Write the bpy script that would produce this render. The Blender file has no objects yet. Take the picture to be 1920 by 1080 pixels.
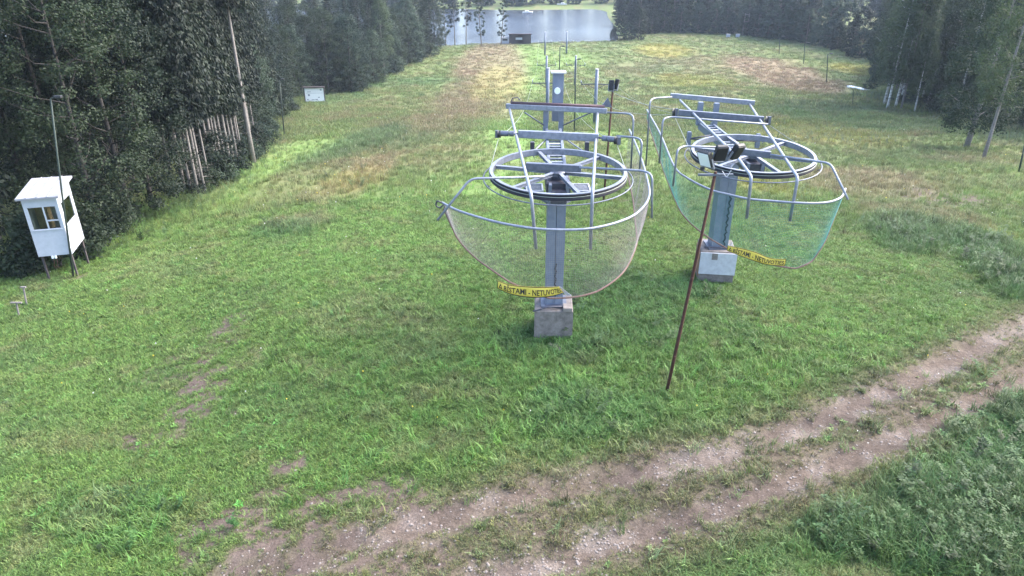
import bpy, math, random
import numpy as np
from mathutils import Vector

# ------------------------------------------------------------------ camera, sky, sun, exposure
S = bpy.context.scene
COL = S.collection
F, YH, H = 1320.0, -100.0, 9.5            # focal length in photo pixels, horizon row, camera height
TILT = math.atan((540 - YH) / F)
cd = bpy.data.cameras.new('camera'); cam = bpy.data.objects.new('camera', cd); COL.objects.link(cam)
cd.sensor_width = 36.0; cd.lens = 36.0 * F / 1920.0; cd.clip_start = 0.1; cd.clip_end = 3000
cam.location = (0, 0, H); cam.rotation_euler = (math.pi / 2 - TILT, 0, 0)
S.camera = cam
S.render.resolution_x, S.render.resolution_y = 1024, 576
SUN_EL, SUN_AZ = math.radians(42), math.radians(68)      # azimuth measured from +Y towards +X
W = bpy.data.worlds.new('World'); S.world = W; W.use_nodes = True
nt = W.node_tree; nt.nodes.clear()
sky = nt.nodes.new('ShaderNodeTexSky'); sky.sky_type = 'NISHITA'; sky.sun_disc = False
sky.sun_elevation = SUN_EL; sky.sun_rotation = SUN_AZ
sky.air_density = 1.0; sky.dust_density = 2.6; sky.ozone_density = 1.2
bg = nt.nodes.new('ShaderNodeBackground'); bg.inputs['Strength'].default_value = 0.15
ow = nt.nodes.new('ShaderNodeOutputWorld')
nt.links.new(sky.outputs[0], bg.inputs[0]); nt.links.new(bg.outputs[0], ow.inputs[0])
sd = bpy.data.lights.new('sun', 'SUN'); sd.energy = 1.5; sd.angle = math.radians(60); sd.color = (1.0, 0.93, 0.82)
so = bpy.data.objects.new('sun', sd); COL.objects.link(so)
_d = Vector((math.sin(SUN_AZ) * math.cos(SUN_EL), math.cos(SUN_AZ) * math.cos(SUN_EL), math.sin(SUN_EL)))
so.rotation_euler = _d.to_track_quat('Z', 'Y').to_euler(); so.location = (40, 10, 60)
vs = S.view_settings; vs.view_transform = 'Standard'; vs.look = 'None'; vs.gamma = 1.0; vs.use_curve_mapping = False
vs.exposure = 2.5
S.cycles.max_bounces = 4; S.cycles.diffuse_bounces = 2; S.cycles.glossy_bounces = 2
S.cycles.transmission_bounces = 4; S.cycles.transparent_max_bounces = 4; S.cycles.volume_bounces = 0
S.cycles.use_denoising = True

rng = np.random.default_rng(7); random.seed(7)

# ------------------------------------------------------------------ pixel -> place helpers
def ray(px, py):
    u = (px - 960) / F; v = (540 - py) / F
    return np.array([u, math.cos(TILT) + v * math.sin(TILT), -math.sin(TILT) + v * math.cos(TILT)])
def P(px, py, z):                              # on the level z
    r = ray(px, py); return np.array([0, 0, H]) + r * ((z - H) / r[2])
def PY(px, py, Y):                             # on the upright plane at forward distance Y
    r = ray(px, py); return np.array([0, 0, H]) + r * (Y / r[1])

_lat = np.random.default_rng(3).random((256, 256))
def vnoise(x, y):
    x = np.asarray(x, float); y = np.asarray(y, float)
    xi = np.floor(x).astype(int); yi = np.floor(y).astype(int); fx = x - xi; fy = y - yi
    fx = fx * fx * (3 - 2 * fx); fy = fy * fy * (3 - 2 * fy)
    a = _lat[xi % 256, yi % 256]; b = _lat[(xi + 1) % 256, yi % 256]
    c = _lat[xi % 256, (yi + 1) % 256]; d = _lat[(xi + 1) % 256, (yi + 1) % 256]
    return (a * (1 - fx) + b * fx) * (1 - fy) + (c * (1 - fx) + d * fx) * fy
def fbm(x, y, o=3):
    s = 0; a = 0.5; t = 0
    for i in range(o):
        s = s + a * vnoise(x * 2 ** i + 17 * i, y * 2 ** i + 5 * i); t += a; a *= 0.5
    return s / t
def sstep(a, b, x):
    t = np.clip((np.asarray(x, float) - a) / (b - a), 0, 1); return t * t * (3 - 2 * t)

# ------------------------------------------------------------------ terrain
_ky = [-60, 0, 10, 16, 22, 30, 45, 60, 78, 105, 132, 165, 198, 206, 211, 219, 318, 326, 338, 420, 640]
_kz = [0, 0, 0, 0, -.25, -1.0, -3.0, -5.4, -8.3, -11.4, -13.5, -14.2, -14.5, -14.75, -15.9, -17.2, -17.2, -15.5, -14.6, -12, -1]
_yy = np.arange(-60, 640, 0.5); _zz = np.interp(_yy, _ky, _kz)
_k = np.hanning(13); _k /= _k.sum(); _zz = np.convolve(np.pad(_zz, 6, mode='edge'), _k, 'valid')
LAKE_Z = -15.3
TRACK1 = [P(*p, 0)[:2] for p in ((430, 1090), (700, 1010), (860, 968), (1000, 932), (1240, 878), (1400, 838), (1640, 745), (1800, 660), (1920, 598), (2100, 505))]
TRACK2 = [P(*p, 0)[:2] for p in ((880, 1100), (1000, 1065), (1240, 988), (1400, 932), (1640, 836), (1800, 762), (1920, 700), (2100, 610))]
def catmull(pts, n=12):
    p = [np.array(q, float) for q in pts]; p = [2 * p[0] - p[1]] + p + [2 * p[-1] - p[-2]]; out = []
    for i in range(1, len(p) - 2):
        for k in range(n):
            t = k / n
            out.append(0.5 * (2 * p[i] + (p[i + 1] - p[i - 1]) * t + (2 * p[i - 1] - 5 * p[i] + 4 * p[i + 1] - p[i + 2]) * t * t + (3 * p[i] - p[i - 1] - 3 * p[i + 1] + p[i + 2]) * t ** 3))
    out.append(p[-2]); return np.array(out)
def dist_poly(x, y, pts):
    pts = np.asarray(pts); x = np.asarray(x, float); y = np.asarray(y, float); best = np.full(x.shape, 1e9)
    for a, b in zip(pts[:-1], pts[1:]):
        d = b - a; t = np.clip(((x - a[0]) * d[0] + (y - a[1]) * d[1]) / (d @ d), 0, 1)
        best = np.minimum(best, np.hypot(x - a[0] - t * d[0], y - a[1] - t * d[1]))
    return best
TR1 = catmull(TRACK1, 4); TR2 = catmull(TRACK2, 4)
def lat_drop(x, y):
    ax = np.abs(x); s = np.where(np.asarray(x) < 0, 0.0047, 0.0012)
    q = np.where(ax < 16, ax * ax, 256 + (ax - 16) * 12)
    return np.minimum(s * q, 2.2) * (1 - 0.75 * sstep(30, 110, y)) * sstep(8, 17, y)
def G0(x, y):
    x = np.asarray(x, float); y = np.asarray(y, float)
    ys = y - 7 * sstep(2, 25, x) * sstep(170, 200, y) * (1 - sstep(230, 300, y))
    z = np.interp(ys, _yy, _zz)
    dry = np.interp(ys, [-60, 195, 330, 640], [0, -14.5, -14.6, -1])
    k = sstep(0, 9, x - (25 + (y - 207) * .075)) * sstep(190, 200, y); z = z * (1 - k) + np.maximum(z, np.where(y > 195, dry, z)) * k
    z = z - lat_drop(x, y)
    z = z + (fbm(x / 9, y / 9, 2) - .5) * (0.25 + 1.3 * sstep(45, 90, y) * sstep(6, 22, x)) * sstep(20, 40, y) * (1 - sstep(185, 200, y) * .7)
    z = z + (fbm(x / 1.7, y / 1.7, 3) - .5) * 0.10
    return z
def G(x, y):
    z = G0(x, y)
    xa = np.asarray(x, float); ya = np.asarray(y, float)
    m = (ya < 32)
    if np.any(m):
        for tr in (TR1, TR2):
            d = dist_poly(xa, ya, tr); z = z - 0.07 * np.exp(-(d / .26) ** 2) + 0.035 * np.exp(-((d - .45) / .15) ** 2)
    return z
def g1(x, y): return float(G(np.array([x]), np.array([y]))[0])
def PG(px, py):                                # where a pixel's ray meets the ground
    r = ray(px, py); ts = np.geomspace(6, 700, 1500) / r[1]
    pts = np.array([0, 0, H]) + ts[:, None] * r
    h = pts[:, 2] - G0(pts[:, 0], pts[:, 1]); i = int(np.argmax(h < 0))
    a, b = ts[i - 1], ts[i]
    for _ in range(30):
        m = (a + b) / 2; p = np.array([0, 0, H]) + m * r
        if p[2] - g1(p[0], p[1]) < 0: b = m
        else: a = m
    return p

def PS(px, Y=203.0):                            # on the near shore strip below that column
    p = PY(px, 84, Y); return np.array([p[0], Y, g1(p[0], Y)])
# patches of other growth, read off the photo as (px, py, radius x, radius y, strength)
def blobs(lst):
    out = []
    for px, py, rx, ry, s in lst:
        c = PG(px, py); ex = PG(px + rx, py); ey = PG(px, py - ry)
        out.append((c[0], c[1], abs(ex[0] - c[0]), abs(ey[1] - c[1]), s))
    return out
B_DIRT = blobs([(375, 740, 46, 50, .95), (410, 640, 28, 46, .8), (270, 825, 60, 22, .8), (545, 870, 38, 28, .9), (470, 560, 60, 14, .3), (660, 930, 170, 34, .9), (520, 1010, 160, 60, .9), (800, 950, 110, 26, .8), (900, 1000, 160, 40, .7), (760, 1050, 200, 40, .8), (300, 700, 50, 30, .45), (620, 690, 60, 20, .3), (480, 660, 30, 20, .4), (350, 700, 40, 14, .6), (430, 780, 16, 20, .6),
    (590, 975, 75, 35, .9), (690, 1010, 120, 28, .9), (520, 1050, 110, 40, .85), (800, 990, 90, 22, .8), (700, 900, 110, 16, .55), (60, 1000, 60, 60, .35),
    (1745, 370, 95, 20, 1.1), (1185, 380, 34, 26, .8), (1105, 395, 40, 22, .5), (1290, 300, 40, 14, .5), (1650, 205, 60, 8, .5), (1720, 250, 90, 8, .55), (1840, 300, 60, 12, .5),
    (660, 600, 40, 20, .35), (780, 520, 40, 15, .25), (1560, 330, 60, 12, .3), (150, 515, 40, 15, .6), (1035, 655, 40, 10, .9), (1500, 285, 50, 8, .3)])
B_RED = blobs([(865, 195, 50, 14, .7), (800, 232, 60, 18, .5), (700, 310, 60, 26, .55), (625, 352, 60, 24, .5), (545, 418, 60, 14, .5), (1440, 135, 80, 26, .9), (910, 120, 55, 35, .75), (880, 190, 80, 30, .6), (770, 250, 110, 35, .4), (620, 310, 60, 45, .35), (1200, 130, 70, 16, .35),
    (1290, 120, 90, 18, .35), (680, 590, 70, 30, .25), (1640, 345, 130, 26, .55), (1780, 410, 120, 26, .5), (1560, 210, 90, 20, .3), (1450, 420, 50, 15, .2), (800, 640, 70, 40, .2)])
B_TEAL = blobs([(690, 265, 60, 26, .9), (780, 262, 50, 16, .6), (740, 153, 110, 9, .8), (620, 182, 60, 10, .5), (1230, 130, 60, 10, .5), (1800, 450, 130, 36, .9), (1890, 510, 70, 40, .9),
    (1700, 420, 60, 14, .8), (1350, 225, 90, 16, .3), (1620, 215, 70, 14, .7), (1700, 235, 80, 10, .6), (1830, 1000, 240, 140, .8), (2060, 900, 150, 160, .8), (1600, 1000, 110, 60, .6), (1900, 900, 80, 110, .8),
    (1300, 545, 70, 22, .8), (520, 432, 60, 16, .7), (1040, 640, 120, 30, .6), (1180, 560, 120, 60, .5), (1090, 770, 120, 40, .5), (200, 960, 160, 60, .28), (400, 990, 60, 20, .25)])
B_YEL = blobs([(1240, 95, 70, 12, .8), (1290, 150, 60, 14, .5), (1600, 130, 30, 12, .8), (1420, 345, 60, 24, .6), (1500, 250, 110, 22, .4), (680, 330, 60, 24, .4), (930, 160, 40, 25, .4), (1880, 440, 40, 30, .4)])
B_MOW = blobs([(960, 260, 75, 60, .8), (920, 340, 100, 55, .9), (700, 400, 220, 50, .8), (880, 460, 190, 60, .9), (500, 360, 150, 30, .7), (560, 290, 70, 40, .7), (960, 150, 50, 35, .7),
    (1060, 110, 60, 18, .6), (600, 480, 220, 50, .7), (1480, 430, 60, 25, .8), (1150, 260, 40, 60, .6), (420, 430, 160, 35, .6), (1000, 110, 40, 20, .7), (1400, 560, 180, 50, .5)])
def bl(x, y, lst, jit=0.35, n=1.0, e0=.55, e1=1.25):
    m = np.zeros(np.shape(x)); w = (fbm(np.asarray(x) / n, np.asarray(y) / n, 3) - .5)
    for cx, cy, rx, ry, s in lst:
        e = np.sqrt(((x - cx) / rx) ** 2 + ((y - cy) / ry) ** 2) + w * 2 * jit * 1.6
        m = np.maximum(m, s * (1 - sstep(e0, e1, e)))
    return m
def masks(x, y):
    x = np.asarray(x, float); y = np.asarray(y, float)
    n1 = fbm(x * 1.3, y * 1.3, 3); n2 = fbm(x * .35, y * .35, 3)
    m = {}
    far = sstep(18, 50, y)
    jn = 0.6 + 0.05 * y
    m['red'] = bl(x, y, B_RED, .5, jn * 2); m['teal'] = bl(x, y, B_TEAL, .5, jn * 2); m['yel'] = bl(x, y, B_YEL, .6, jn * 2); m['mow'] = bl(x, y, B_MOW, .6, jn * 2, .1, 1.5)
    d = bl(x, y, B_DIRT, .5, jn)
    d = d * (.35 + .9 * sstep(.36, .62, fbm(x * 3.6 + 5, y * 3.6 + 2, 3)))
    d1 = dist_poly(x, y, TR1); d2 = dist_poly(x, y, TR2)
    wob = (n1 - .5) * .5
    wf = wob * .45 + (fbm(x * 5, y * 5, 2) - .5) * .25; t1 = 1.0 * (1 - sstep(.16, .80, d1 + wf)); t2 = 1.0 * (1 - sstep(.12, .74, d2 + wf))
    t1 = t1 * (1 - .12 * sstep(0.5, .62, fbm(x * .8 + 9, y * .8, 2)))
    mid = (1 - sstep(.3, 1.5, np.minimum(np.maximum(d1, d2) - .75, np.minimum(d1, d2)) + wob)) * sstep(-6.5, -3.5, x + 0 * y)
    m['track'] = np.clip(np.maximum(t1, t2), 0, 1); m['mid'] = np.clip(mid * (.55 + .7 * n1), 0, 1)
    m['pale'] = np.clip(m['track'] * sstep(.45, .72, fbm(x * 1.6 + 40, y * 1.6 + 3, 4)) * .8, 0, 1)
    m['dirt'] = np.clip(np.maximum(d, np.maximum(m['track'] * .95, m['mid'] * .72)), 0, 1)
    m['n1'] = n1; m['n2'] = n2; m['far'] = far
    return m
def lerp(a, b, t): return a + (np.asarray(b) - a) * t[..., None]
def grass_col(x, y, m):
    c = np.zeros(np.shape(x) + (3,)) + np.array([.122, .200, .052])
    c = lerp(c, [.138, .172, .070], m['far'] * .9)
    c = lerp(c, [.215, .178, .105], np.clip(m['far'] * sstep(.50, .72, m['n2']) * .5, 0, 1))
    c = lerp(c, [.148, .245, .066], m['mow'] * .9)
    c = lerp(c, [.098, .160, .055], sstep(.5, .75, m['n2']) * .6 * (1 - m['far']))
    c = lerp(c, [.190, .180, .090], sstep(.55, .8, m['n1']) * .45)
    c = lerp(c, [.150, .135, .075], np.clip(m['mid'], 0, 1) * .8)
    c = lerp(c, [.235, .172, .120], m['red'] * .9)
    c = lerp(c, [.070, .135, .055], m['teal'] * .75)
    c = lerp(c, [.270, .235, .060], m['yel'] * .7)
    return c
def ground_col(x, y):
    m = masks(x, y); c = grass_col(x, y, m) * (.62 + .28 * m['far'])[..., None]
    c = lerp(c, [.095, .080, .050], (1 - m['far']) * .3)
    dc = lerp(np.zeros(np.shape(x) + (3,)) + np.array([.090, .069, .058]), [.150, .124, .110], m['pale'])
    dc = lerp(dc, [.066, .051, .047], sstep(.5, .7, m['n2']) * .6 * (1 - m['pale']))
    c = c + (dc - c) * np.clip(m['dirt'], 0, 1)[..., None]
    # floor of the woods
    return c, m

# ------------------------------------------------------------------ materials
def mat(name, base, rough=.6, metal=0.0, noise=None, bump=0.0, scale=8.0, spec=.4):
    m = bpy.data.materials.new(name); m.use_nodes = True; n = m.node_tree.nodes; l = m.node_tree.links
    b = n['Principled BSDF']; b.inputs['Roughness'].default_value = rough; b.inputs['Metallic'].default_value = metal
    b.inputs['Specular IOR Level'].default_value = spec
    b.inputs['Base Color'].default_value = (*base, 1)
    if noise is not None:
        tc = n.new('ShaderNodeTexCoord'); t = n.new('ShaderNodeTexNoise'); t.inputs['Scale'].default_value = scale; t.inputs['Detail'].default_value = 6; t.inputs['Roughness'].default_value = .65
        l.new(tc.outputs['Object'], t.inputs['Vector'])
        r = n.new('ShaderNodeValToRGB'); r.color_ramp.elements[0].position = .35; r.color_ramp.elements[1].position = .68
        r.color_ramp.elements[0].color = (*base, 1); r.color_ramp.elements[1].color = (*noise, 1)
        l.new(t.outputs['Fac'], r.inputs['Fac']); l.new(r.outputs['Color'], b.inputs['Base Color'])
        if bump:
            bp = n.new('ShaderNodeBump'); bp.inputs['Strength'].default_value = bump; bp.inputs['Distance'].default_value = .02
            l.new(t.outputs['Fac'], bp.inputs['Height']); l.new(bp.outputs['Normal'], b.inputs['Normal'])
    return m
M = {}
M['galv'] = mat('galvanised steel', (.165, .18, .225), .45, .35, (.26, .275, .33), .05, 9)
M['galv_dull'] = mat('dull steel', (.09, .10, .135), .5, .4, (.14, .155, .20), .05, 9)
M['pillar'] = mat('blue grey paint', (.125, .15, .21), .5, .1, (.17, .195, .25), .05, 5)
M['dark_steel'] = mat('dark steel', (.05, .05, .07), .5, .4, (.09, .09, .11), .05, 12)
M['board_white'] = mat('bright white panel', (.86, .87, .89), .5)
M['bark_dark'] = mat('dark bark', (.022, .020, .019), .95, 0, (.045, .041, .039), .8, 7)
M['rubber'] = mat('black rubber', (.02, .02, .03), .7)
M['white_paint'] = mat('white paint', (.40, .42, .475), .5, 0, (.34, .36, .41), .03, 6)
M['whitewash'] = mat('whitewashed board', (.44, .45, .48), .75, 0, (.35, .35, .38), .15, 7)
M['concrete'] = mat('weathered concrete', (.11, .095, .088), .9, 0, (.21, .185, .175), .5, 6)
M['rust'] = mat('rusty steel', (.045, .018, .014), .85, .1, (.080, .032, .022), .3, 18)
M['rust_dark'] = mat('dark rusty pipe', (.06, .035, .045), .7, .2, (.11, .07, .08), .2, 12)
M['green_pole'] = mat('green painted pole', (.022, .036, .030), .6, .1, (.035, .05, .042), .1, 8)
M['black'] = mat('black housing', (.018, .019, .023), .5)
M['lens'] = mat('floodlight glass', (.70, .73, .76), .2, 0)
M['yellow'] = mat('yellow vinyl', (.62, .47, .07), .5, 0, (.56, .42, .06), .0, 20)
M['ink'] = mat('black print', (.02, .018, .015), .6)
M['net_rope'] = mat('pale netting', (.27, .245, .24), .8)
M['net_green'] = mat('green netting', (.065, .24, .215), .8)
M['edge_rope'] = mat('brown edge rope', (.13, .075, .065), .85, 0, (.2, .13, .11), .2, 30)
M['cable'] = mat('steel rope', (.22, .24, .22), .5, .3)
M['wood_dark'] = mat('dark boards', (.045, .038, .042), .85, 0, (.085, .07, .07), .3, 6)
M['wood'] = mat('brown boards', (.16, .09, .055), .8, 0, (.24, .14, .08), .2, 9)
M['glass'] = mat('window glass', (.03, .035, .04), .08, 0)
def glass_mat():
    m = bpy.data.materials.new('clear window glass'); m.use_nodes = True; n = m.node_tree.nodes; l = m.node_tree.links; n.clear()
    o = n.new('ShaderNodeOutputMaterial'); t = n.new('ShaderNodeBsdfTransparent'); g = n.new('ShaderNodeBsdfGlossy'); g.inputs['Roughness'].default_value = .03; f = n.new('ShaderNodeFresnel'); f.inputs[0].default_value = 1.5; x = n.new('ShaderNodeMixShader')
    t.inputs[0].default_value = (.80, .85, .84, 1); l.new(f.outputs[0], x.inputs[0]); l.new(t.outputs[0], x.inputs[1]); l.new(g.outputs[0], x.inputs[2]); l.new(x.outputs[0], o.inputs[0]); return m
M['glass'] = glass_mat()
M['felt'] = mat('pale roofing sheet', (.27, .27, .30), .7, 0, (.19, .20, .23), .2, 5)
M['stone'] = mat('stone', (.15, .128, .115), .9, 0, (.26, .228, .21), .3, 3)
M['boat_white'] = mat('boat hull', (.75, .77, .78), .35)
M['grey_sign'] = mat('grey print', (.28, .30, .36), .7)
M['bark_grey'] = mat('grey bark', (.10, .085, .075), .95, 0, (.21, .185, .165), .8, 7)
M['bark_pale'] = mat('pale spruce bark', (.13, .118, .112), .95, 0, (.23, .212, .205), .6, 9)
def birch_mat():
    m = mat('birch bark', (.62, .60, .57), .8); n = m.node_tree.nodes; l = m.node_tree.links
    tc = n.new('ShaderNodeTexCoord'); mp = n.new('ShaderNodeMapping'); mp.inputs['Scale'].default_value = (2.2, 2.2, 6.5)
    t = n.new('ShaderNodeTexNoise'); t.inputs['Scale'].default_value = 1.6; t.inputs['Detail'].default_value = 5
    r = n.new('ShaderNodeValToRGB'); r.color_ramp.elements[0].position = .40; r.color_ramp.elements[1].position = .47
    r.color_ramp.elements[0].color = (.07, .06, .055, 1); r.color_ramp.elements[1].color = (.60, .58, .56, 1)
    l.new(tc.outputs['Object'], mp.inputs[0]); l.new(mp.outputs[0], t.inputs[0]); l.new(t.outputs[0], r.inputs[0]); l.new(r.outputs[0], n['Principled BSDF'].inputs['Base Color'])
    return m
M['birch'] = birch_mat()
def leaf_mat(name, a, b, trans=.35, inst=False):
    m = bpy.data.materials.new(name); m.use_nodes = True; n = m.node_tree.nodes; l = m.node_tree.links; n.clear()
    out = n.new('ShaderNodeOutputMaterial'); d = n.new('ShaderNodeBsdfPrincipled'); t = n.new('ShaderNodeBsdfTranslucent'); mx = n.new('ShaderNodeMixShader')
    d.inputs['Roughness'].default_value = .6; d.inputs['Specular IOR Level'].default_value = .25
    mx.inputs[0].default_value = trans
    if inst:
        at = n.new('ShaderNodeAttribute'); at.attribute_type = 'INSTANCER'; at.attribute_name = 'col'; colr = at.outputs['Color']
        tc = n.new('ShaderNodeTexCoord')
    else:
        tc = n.new('ShaderNodeTexCoord'); nz = n.new('ShaderNodeTexNoise'); nz.inputs['Scale'].default_value = 1.1; nz.inputs['Detail'].default_value = 3
        l.new(tc.outputs['Object'], nz.inputs['Vector'])
        oi = n.new('ShaderNodeObjectInfo'); ad = n.new('ShaderNodeMath'); ad.operation = 'MULTIPLY_ADD'; ad.inputs[1].default_value = .6; ad.inputs[2].default_value = -.30
        l.new(oi.outputs['Random'], ad.inputs[0]); a2 = n.new('ShaderNodeMath'); a2.operation = 'ADD'; l.new(ad.outputs[0], a2.inputs[0]); l.new(nz.outputs['Fac'], a2.inputs[1])
        r = n.new('ShaderNodeValToRGB'); r.color_ramp.elements[0].position = .28; r.color_ramp.elements[1].position = .75
        r.color_ramp.elements[0].color = (*a, 1); r.color_ramp.elements[1].color = (*b, 1); l.new(a2.outputs[0], r.inputs[0]); colr = r.outputs[0]
    l.new(colr, d.inputs['Base Color']); l.new(colr, t.inputs['Color'])
    l.new(d.outputs[0], mx.inputs[1]); l.new(t.outputs[0], mx.inputs[2]); l.new(mx.outputs[0], out.inputs[0]); return m
M['leaf'] = leaf_mat('broad leaves', (.008, .017, .011), (.028, .045, .021))
M['leaf_pale'] = leaf_mat('grey green leaves', (.016, .033, .023), (.052, .080, .050))
M['leaf_birch'] = leaf_mat('birch leaves', (.024, .044, .024), (.066, .096, .046))
M['needles'] = leaf_mat('spruce needles', (.006, .013, .009), (.018, .029, .016), .12)
M['grass'] = leaf_mat('grass blades', None, None, .3, True)
def ground_mat():
    m = bpy.data.materials.new('turf and soil'); m.use_nodes = True; n = m.node_tree.nodes; l = m.node_tree.links
    b = n['Principled BSDF']; b.inputs['Roughness'].default_value = .95; b.inputs['Specular IOR Level'].default_value = .1
    at = n.new('ShaderNodeAttribute'); at.attribute_name = 'Col'
    tc = n.new('ShaderNodeTexCoord'); t = n.new('ShaderNodeTexNoise'); t.inputs['Scale'].default_value = 7; t.inputs['Detail'].default_value = 10; t.inputs['Roughness'].default_value = .75
    l.new(tc.outputs['Object'], t.inputs['Vector'])
    mr = n.new('ShaderNodeMapRange'); mr.inputs[1].default_value = .3; mr.inputs[2].default_value = .7; mr.inputs[3].default_value = .62; mr.inputs[4].default_value = 1.42; l.new(t.outputs['Fac'], mr.inputs[0])
    t2 = n.new('ShaderNodeTexNoise'); t2.inputs['Scale'].default_value = .9; t2.inputs['Detail'].default_value = 8; t2.inputs['Roughness'].default_value = .7; l.new(tc.outputs['Object'], t2.inputs['Vector'])
    mr2 = n.new('ShaderNodeMapRange'); mr2.inputs[1].default_value = .3; mr2.inputs[2].default_value = .7; mr2.inputs[3].default_value = .8; mr2.inputs[4].default_value = 1.2; l.new(t2.outputs['Fac'], mr2.inputs[0])
    t3 = n.new('ShaderNodeTexNoise'); t3.inputs['Scale'].default_value = 26; t3.inputs['Detail'].default_value = 4; t3.inputs['Roughness'].default_value = .8; l.new(tc.outputs['Object'], t3.inputs['Vector'])
    mr3 = n.new('ShaderNodeMapRange'); mr3.inputs[1].default_value = .32; mr3.inputs[2].default_value = .68; mr3.inputs[3].default_value = .6; mr3.inputs[4].default_value = 1.4; l.new(t3.outputs['Fac'], mr3.inputs[0])
    m0 = n.new('ShaderNodeMath'); m0.operation = 'MULTIPLY'; l.new(mr.outputs[0], m0.inputs[0]); l.new(mr3.outputs[0], m0.inputs[1])
    mm = n.new('ShaderNodeMath'); mm.operation = 'MULTIPLY'; l.new(m0.outputs[0], mm.inputs[0]); l.new(mr2.outputs[0], mm.inputs[1])
    mu = n.new('ShaderNodeVectorMath'); mu.operation = 'SCALE'; l.new(at.outputs['Color'], mu.inputs[0]); l.new(mm.outputs[0], mu.inputs['Scale'])
    l.new(mu.outputs[0], b.inputs['Base Color'])
    bp = n.new('ShaderNodeBump'); bp.inputs['Strength'].default_value = .7; bp.inputs['Distance'].default_value = .05; l.new(t.outputs['Fac'], bp.inputs['Height']); l.new(bp.outputs[0], b.inputs['Normal'])
    return m
M['ground'] = ground_mat()
def water_mat():
    m = bpy.data.materials.new('lake water'); m.use_nodes = True; n = m.node_tree.nodes; l = m.node_tree.links; b = n['Principled BSDF']
    b.inputs['Base Color'].default_value = (.022, .028, .045, 1); b.inputs['Roughness'].default_value = .18; b.inputs['IOR'].default_value = 1.33; b.inputs['Specular IOR Level'].default_value = .3
    tc = n.new('ShaderNodeTexCoord'); mp = n.new('ShaderNodeMapping'); mp.inputs['Scale'].default_value = (.35, 1.0, 1); l.new(tc.outputs['Object'], mp.inputs[0])
    t = n.new('ShaderNodeTexNoise'); t.inputs['Scale'].default_value = 1.6; t.inputs['Detail'].default_value = 4; l.new(mp.outputs[0], t.inputs[0])
    t2 = n.new('ShaderNodeTexNoise'); t2.inputs['Scale'].default_value = .03; t2.inputs['Detail'].default_value = 2; l.new(tc.outputs['Object'], t2.inputs[0])
    mr = n.new('ShaderNodeMapRange'); mr.inputs[1].default_value = .4; mr.inputs[2].default_value = .62; mr.inputs[3].default_value = .35; mr.inputs[4].default_value = .9; l.new(t2.outputs[0], mr.inputs[0])
    bp = n.new('ShaderNodeBump'); bp.inputs['Distance'].default_value = .6; l.new(mr.outputs[0], bp.inputs['Strength']); l.new(t.outputs[0], bp.inputs['Height']); l.new(bp.outputs[0], b.inputs['Normal'])
    return m
M['water'] = water_mat()

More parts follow.
